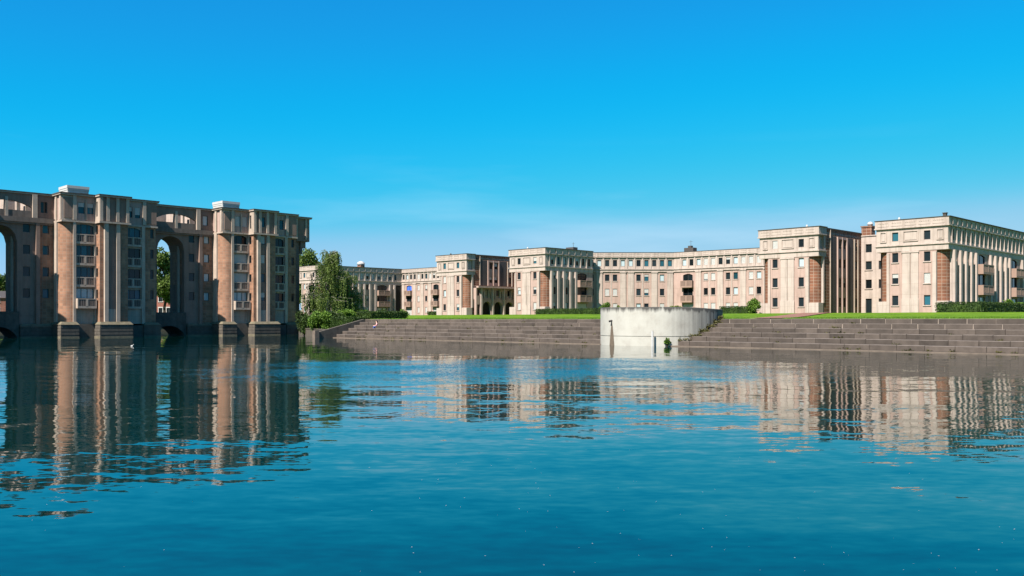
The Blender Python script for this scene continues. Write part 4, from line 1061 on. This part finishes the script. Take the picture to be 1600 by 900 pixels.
# shrubs on the bank
def sh(u, d, name, label, rx, h, mat, seed, leaf=.17, n=5200, z=None):
    x, y, zz = G(u, d); return shrub(name, label, (x, y, zz if z is None else z), rx, rx, h, mat, seed, leaf, n)
sh(479, 128, 'shrub', 'dark round shrub overhanging the water next to the arcaded block', 1.75, 3.9, 'leaf_dark', 41, n=9000, z=.2)
sh(503, 119.5, 'shrub', 'large bright green shrub drooping over the low wall at the water', 1.85, 3.7, 'leaf_bright', 42, n=11000, z=.1)
sh(539, 127, 'shrub', 'light green shrub below the drooping birch', 1.5, 1.7, 'leaf_bright', 43, z=2.2)
sh(561, 130, 'shrub', 'yellow green shrub behind the dark clipped hedge', 1.2, 1.35, 'leaf_yellow', 44, z=2.1)
sh(524, 126, 'shrub', 'low dark shrub under the tall birch', 1.3, 1.6, 'leaf_dark', 45, z=1.9)
h1 = hedge('clipped_hedge', 'clipped hedge sloping down the bank beside the quay steps', [(-97.4, -94.2, 65.6, 69.2, 1.0, 2.6), (-100.5, -97.3, 66.6, 70.4, .9, 2.5)], 'leaf_dark', 46)
hedge('clipped_hedge', 'dark clipped hedge at the top left end of the quay steps', [(-97.2, -94.0, 68.4, 74.5, 1.9, 3.3)], 'leaf_dark', 47)
hedge('clipped_hedge', 'long clipped hedge around the corner of the right edge pavilion', [(-40.3, -35.0, 112.4, 113.7, 2.95, 4.32), (-36.3, -35.0, 113.7, 152, 2.95, 4.3)], 'leaf_dark', 48, dens=90)
hedge('clipped_hedge', 'low clipped hedge in front of the shaded pilasters left of the round wall', [(-106.9, -90.5, 112.4, 113.6, 2.95, 4.1)], 'leaf_dark', 49, dens=90)
hedge('clipped_hedge', 'short clipped hedge just right of the round wall', [(-70.3, -65.6, 112.6, 113.8, 2.95, 4.15)], 'leaf_dark', 50, dens=90)
shrub('shrub', 'round green bush at the foot of the pavilion with the brick flank', (-64.9, 112.9, 2.95), 1.0, 1.0, 2.15, 'leaf_bright', 51, .15, 4200)
shrub('shrub', 'leafy shrub at the right end of the low hedge left of the round wall', (-92.6, 114.2, 2.95), 1.1, 1.1, 2.2, 'leaf_bright', 52, .16, 3200)
shrub('shrub', 'yellow green bush peeping over the right half of the round wall', (-79.5, 115, 2.95), 1.5, 1.1, 1.75, 'leaf_yellow', 53, .16, 3600)
shrub('shrub', 'small yellow bush peeping over the left half of the round wall', (-90.0, 114.5, 2.95), .8, .8, 1.62, 'leaf_yellow', 57, .14, 2000)
for i, (u, q) in enumerate(((1578, 'bright bush behind the long hedge, left of its neighbour'), (1592, 'bright bush behind the long hedge, nearest the right edge of the view'))):
    y = 34.2 * (1 + (u - 800) / 1400) / (1 - (u - 800) / 1400); shrub('shrub', q, (-38.2, y + 13, 2.95), 1.3, 1.3, 2.1, 'leaf_bright', 60 + i, .16, 3600)
for i, (x, y, q, m_) in enumerate(((-175.5, 131, 'dark green bush before the far shaded wing, right of the birch', 'leaf_dark'), (-174, 136.5, 'bright bush in the corner of the far court', 'leaf_bright'), (-175.6, 125.5, 'small bush close to the drooping birch on the far lawn', 'leaf_bright'))):
    shrub('shrub', q, (x, y, 2.95), 1.6, 1.6, 2.0, m_, 70 + i, .22, 2600)
hedge('clipped_hedge', 'far dark hedge before the distant row left of the brick arcade', [(-165, -138, 136.4, 137.6, 2.95, 4.2)], 'leaf_dark', 54, .2, 50)
# trees beyond
far = [((257, 193), 14.6, 6, 'leaf_tree', 'leafy tree showing through the middle arch before a brick house'), ((232, 262), 15, 7, 'leaf_tree', 'tree far behind the arcaded block between two arches'),
       ((2, 262), 13.5, 8, 'leaf_dark', 'dense dark tree seen through the left arch'), ((-22, 250), 12.5, 8, 'leaf_tree', 'green tree at the left edge of the view'), ((24, 280), 14, 8, 'leaf_tree', 'tree behind the left pier of the arcaded block'),
       ((480, 262), 19, 5, 'leaf_tree', 'tree top rising above the roof between arcaded block and birch'), ((462, 268), 18, 6, 'leaf_dark', 'dark tree hidden behind the landward end of the arcaded block')]
for i, ((u, d), h_, sp_, m_, lab) in enumerate(far):
    x, y = XY(u, d); tree('broadleaf_tree', lab, (x, y, gz(x, y)), h_, sp_ * .8, m_, 80 + i, .55, 9000, .35, 'trees beyond the far bank')
# brick houses behind the arches
def house(label, loc, rz, w, dp, hh, bays):
    t = empty('brick_house', loc, label, 'house'); t.rotation_euler = (0, 0, rz)
    class FF(Face): pass
    def fac(O, ang):
        f = Face(t, (0, 0), ang); f.O = Vector((O[0], O[1], 0)); f.loc = lambda s, n=0.0, z=0.0: f.O + f.t * s + f.n * n + Vector((0, 0, z)); return f
    F = fac((-w / 2, -dp / 2), 0.0); ops = []
    for k in range(bays):
        c = w * (k + .5) / bays
        for z0 in (1.0, 3.8): ops.append((c - .45, c + .45, z0, z0 + 1.4))
    F.wall(0, w, -.5, hh, ops, 'redbrick')
    for o in ops:
        wdo = F.window(*o, style='glass', shut=0)
        F.box('lintel', o[0] - .15, o[1] + .15, .003, .06, o[3], o[3] + .22, 'white'); F.box('sill', o[0] - .15, o[1] + .15, .003, .1, o[2] - .12, o[2], 'white')
        F.box('window_trim', o[0] - .12, o[0] - .002, .003, .05, o[2], o[3], 'white'); F.box('window_trim', o[1] + .002, o[1] + .12, .003, .05, o[2], o[3], 'white')
    for O, a, q in (((w / 2, -dp / 2), 90, dp), ((w / 2, dp / 2), 180, w), ((-w / 2, dp / 2), 270, dp)): fac(O, R(a)).wall(0, q, -.5, hh, [], 'redbrick')
    b = MB(); e = .35; rh = 1.7
    b.quad([(-w / 2 - e, -dp / 2 - e, hh - .2), (w / 2 + e, -dp / 2 - e, hh - .2), (w / 2 + e, 0, hh + rh), (-w / 2 - e, 0, hh + rh)]); b.quad([(w / 2 + e, dp / 2 + e, hh - .2), (-w / 2 - e, dp / 2 + e, hh - .2), (-w / 2 - e, 0, hh + rh), (w / 2 + e, 0, hh + rh)])
    for sx in (-1, 1): b.quad([(sx * w / 2, -dp / 2, hh - .02), (sx * w / 2, dp / 2, hh - .02), (sx * w / 2, 0, hh + rh - .1)])
    rf = link('roof', b.mesh('roof', M['slate']), t)
    b = MB(); b.box(-.5, .5, -.4, .4, 0, 2.0); b.box(-.6, .6, -.5, .5, 2.0, 2.2); link('chimney', b.mesh('chimney', M['redbrick']), rf, (w * .25, 1.0, hh + 1.2))
x, y = XY(253, 205); house('red brick house with white window trim seen through the middle arch', (x, y, gz(x, y)), R(38), 13, 8, 7.4, 7)
x, y = XY(8, 232); house('red brick house seen low through the left arch', (x, y, gz(x, y)), R(70), 11, 8, 5.2, 4)

# ---------------------------------------------------------------- grass fringe, moss, weeds, specks
rnd = random.Random(5); gvv, gff = [], []
for i in range(26000):
    x = rnd.uniform(-93, 0); y = 67.75 + 9 * rnd.random() ** 2
    if math.hypot(x - TC[0], y - TC[1]) < TR + .1: continue
    t_ = (113.5 - y) / 45.2
    if abs(x - (-54.6 + 16.2 * t_)) < 1.8: continue
    z = gz(x, y); h_ = rnd.uniform(.05, .16); a = rnd.uniform(0, 6.28); w = rnd.uniform(.012, .03); k = len(gvv)
    gvv += [(x - w * math.cos(a), y - w * math.sin(a), z - .02), (x + w * math.cos(a), y + w * math.sin(a), z - .02), (x + rnd.gauss(0, .04), y + rnd.gauss(0, .04), z + h_)]; gff.append((k, k + 1, k + 2))
me = bpy.data.meshes.new('grass'); me.from_pydata(gvv, [], gff); me.materials.append(M['grassblade'])
tag(link('grass', me), 'fringe of grass blades along the lawn edge above the quay steps', 'grass', kind='stuff')
L = Leaves(); rnd = random.Random(6)
for k in range(STEPS):
    y = QY + k * STEP_W
    for i in range(260 if k > 1 else 110):
        yy = y + rnd.uniform(-.1, STEP_W); q = TR ** 2 - (yy - TC[1]) ** 2
        xx = TC[0] + math.sqrt(max(q, 0)) + abs(rnd.gauss(0, .16)) + .02
        L.add((xx, yy, QZ + (k + 1) * STEP_H + abs(rnd.gauss(0, .10))), .12, rnd)
tag(link('moss', L.mesh('moss', 'moss')), 'yellow brown moss and weeds in the angle of round wall and steps', 'moss', kind='stuff')
L = Leaves(); rnd = random.Random(16)
for i in range(120):
    k = rnd.choice([0, 0, 0, 1, 2, 3, 4, 5]); x = rnd.uniform(-92, 0)
    if abs(x - TC[0]) < TR + .3: continue
    y = QY + k * STEP_W - .02; z = QZ + k * STEP_H
    for j in range(rnd.randint(5, 22)): L.add((x + rnd.gauss(0, .14), y - abs(rnd.gauss(0, .04)), z + abs(rnd.gauss(0, .05))), rnd.uniform(.06, .15), rnd)
tag(link('joint_weeds', L.mesh('joint_weeds', 'moss')), 'small weeds and moss tufts growing in the joints of the steps', 'weeds', kind='stuff')
a = on_tower(1042, .3); px, py = TC[0] + (TR + .12) * math.cos(a), TC[1] + (TR + .12) * math.sin(a)
shrub('weed', 'small green weed growing at the waterline of the round wall', (px, py, 0.0), .3, .3, .8, 'leaf_bright', 55, .16, 260)
a = on_tower(1020.5, .3); px, py = TC[0] + (TR + .45) * math.cos(a), TC[1] + (TR + .45) * math.sin(a)
g = empty('gauge_pole', (px, py, 0), 'thin white gauge pole standing in the water before the round wall', 'pole')
b = MB(); b.tube([(0, 0, -1.5), (0, 0, 1.28)], [.085, .085], 10); link('pole', b.mesh('pole', M['white']), g)
b = MB()
b.box(-.07, .07, -.075, -.052, 0.5, 1.2); link('scale_plate', b.mesh('scale_plate', M['white']), g, (0, 0, 0), R(20))
sv, sf = [], []; rnd = random.Random(9)
for i in range(240):
    d = 7.8 + 26 * rnd.random() ** 1.6; u = rnd.uniform(-100, 1700) if rnd.random() < .3 else rnd.uniform(650, 1700)
    x, y = XY(u, d); r_ = rnd.uniform(.0015, .005) * (1 + d * .05); k = len(sv)
    sv += [(x + r_ * math.cos(q * 1.0472) * rnd.uniform(.6, 1.3), y + r_ * math.sin(q * 1.0472) * rnd.uniform(.6, 1.3), .006) for q in range(6)]; sf.append(tuple(range(k, k + 6)))
me = bpy.data.meshes.new('floating_specks'); me.from_pydata(sv, [], sf); me.materials.append(M['white'])
tag(link('floating_specks', me), 'tiny pale specks of fluff floating on the near water', 'specks', kind='stuff')
# water bird
x, y = XY(206, 75); t = empty('water_bird', (x, y, -.02), 'small white bird floating on the lake before the arcaded block', 'bird')
b = MB(); b.tube([(-.26, 0, .10), (-.16, 0, .09), (0, 0, .09), (.14, 0, .10), (.2, 0, .13), (.22, 0, .22), (.25, 0, .27), (.31, 0, .27), (.38, 0, .255)], [.01, .06, .10, .085, .05, .035, .048, .035, .006], 10)
link('body', b.mesh('body', M['white'], smooth=True, weld=True), t, (0, 0, 0), R(20)).scale = (.6, .6, .6)

# ---------------------------------------------------------------- person sitting on the steps
def person(loc, rz):
    t = empty('person', loc, 'person in pink top and blue trousers sitting on the left part of the steps', 'person'); t.rotation_euler = (0, 0, rz)
    # local: faces -y, seat at origin; step drop of one riser in front
    V_ = {'pel': ((0, 0, .12), .14), 'spi': ((0, -.03, .32), .125), 'che': ((0, -.07, .50), .15), 'nec': ((0, -.09, .66), .055), 'hd0': ((0, -.10, .73), .075), 'hd1': ((0, -.115, .82), .095), 'hd2': ((0, -.10, .90), .07)}
    E_ = [('pel', 'spi'), ('spi', 'che'), ('che', 'nec'), ('nec', 'hd0'), ('hd0', 'hd1'), ('hd1', 'hd2')]
    for s_, n_ in ((-1, 'l'), (1, 'r')):
        V_.update({n_ + 'sh': ((s_ * .18, -.07, .57), .06), n_ + 'el': ((s_ * .24, -.17, .33), .045), n_ + 'wr': ((s_ * .13, -.40, .30), .033), n_ + 'ha': ((s_ * .08, -.47, .31), .036),
                   n_ + 'hi': ((s_ * .09, -.06, .11), .10), n_ + 'kn': ((s_ * .11, -.46, .22), .07), n_ + 'an': ((s_ * .11, -.52, -.27), .045), n_ + 'to': ((s_ * .12, -.70, -.32), .04)})
        E_ += [('che', n_ + 'sh'), (n_ + 'sh', n_ + 'el'), (n_ + 'el', n_ + 'wr'), (n_ + 'wr', n_ + 'ha'), ('pel', n_ + 'hi'), (n_ + 'hi', n_ + 'kn'), (n_ + 'kn', n_ + 'an'), (n_ + 'an', n_ + 'to')]
        for q in range(4):
            V_[n_ + 'f%d' % q] = ((s_ * (.055 + .018 * q), -.545 - .008 * (q in (1, 2)), .285), .010); E_.append((n_ + 'ha', n_ + 'f%d' % q))
        V_[n_ + 'th'] = ((s_ * .03, -.50, .33), .011); E_.append((n_ + 'ha', n_ + 'th'))
    ks = list(V_); me = bpy.data.meshes.new('body'); me.from_pydata([V_[k][0] for k in ks], [(ks.index(a), ks.index(c)) for a, c in E_], [])
    o = link('body', me, t); sk = o.modifiers.new('skin', 'SKIN'); sk.use_smooth_shade = True
    for i, k in enumerate(ks):
        me.skin_vertices[0].data[i].radius = (V_[k][1],) * 2; me.skin_vertices[0].data[i].use_root = (k == 'pel')
    ss = o.modifiers.new('sub', 'SUBSURF'); ss.levels = ss.render_levels = 1
    dg = bpy.context.evaluated_depsgraph_get(); m2 = bpy.data.meshes.new_from_object(o.evaluated_get(dg)); o.modifiers.clear(); o.data = m2
    m2.materials.clear()
    for c_ in (plain('skin', (.55, .33, .24), .6), plain('pink_top', (.62, .30, .30), .9), plain('blue_trousers', (.05, .09, .28), .9), plain('dark_shoes', (.04, .03, .03), .7)): m2.materials.append(c_)
    for p in m2.polygons:
        c = p.center; p.use_smooth = True
        p.material_index = 0 if c.z > .645 or (c.y < -.36 and c.z > .25 and abs(c.x) < .2 and c.z > .285) else (3 if c.z < -.26 else (2 if c.z < .21 or c.y < -.30 and c.z < .285 else 1))
    b = MB(); b.tube([(0, -.02, .66), (0, -.03, .76), (0, -.055, .86), (0, -.10, .935), (0, -.17, .94)], [.05, .085, .112, .095, .03], 10)
    link('hair', b.mesh('hair', plain('dark_hair', (.03, .02, .015), .6), smooth=True, weld=True), t)
    b = MB(); b.box(-.008, .008, -.225, -.2, .80, .835); 
    for s_ in (-1, 1): b.box(s_ * .04 - .014, s_ * .04 + .014, -.212, -.2, .845, .86)
    link('face', b.mesh('face', M['bark2']), t)
    return t
ks_ = 3; py = QY + ks_ * STEP_W + .38; px = -py * 1.1493 / .8507
person((px, py - .12, QZ + ks_ * STEP_H + .0), R(-38))
t = empty('bag', (px + .62, py, QZ + ks_ * STEP_H), 'dark bag lying on the steps next to the seated person', 'bag')
b = MB(); b.box(-.22, .22, -.13, .13, 0, .28, 0, None, .06); link('sack', b.mesh('sack', M['frame']), t)
b = MB(); b.tube([(-.1, 0, .26), (-.08, 0, .36), (.08, 0, .36), (.1, 0, .26)], [.015] * 4, 6); link('handle', b.mesh('handle', M['frame']), t)

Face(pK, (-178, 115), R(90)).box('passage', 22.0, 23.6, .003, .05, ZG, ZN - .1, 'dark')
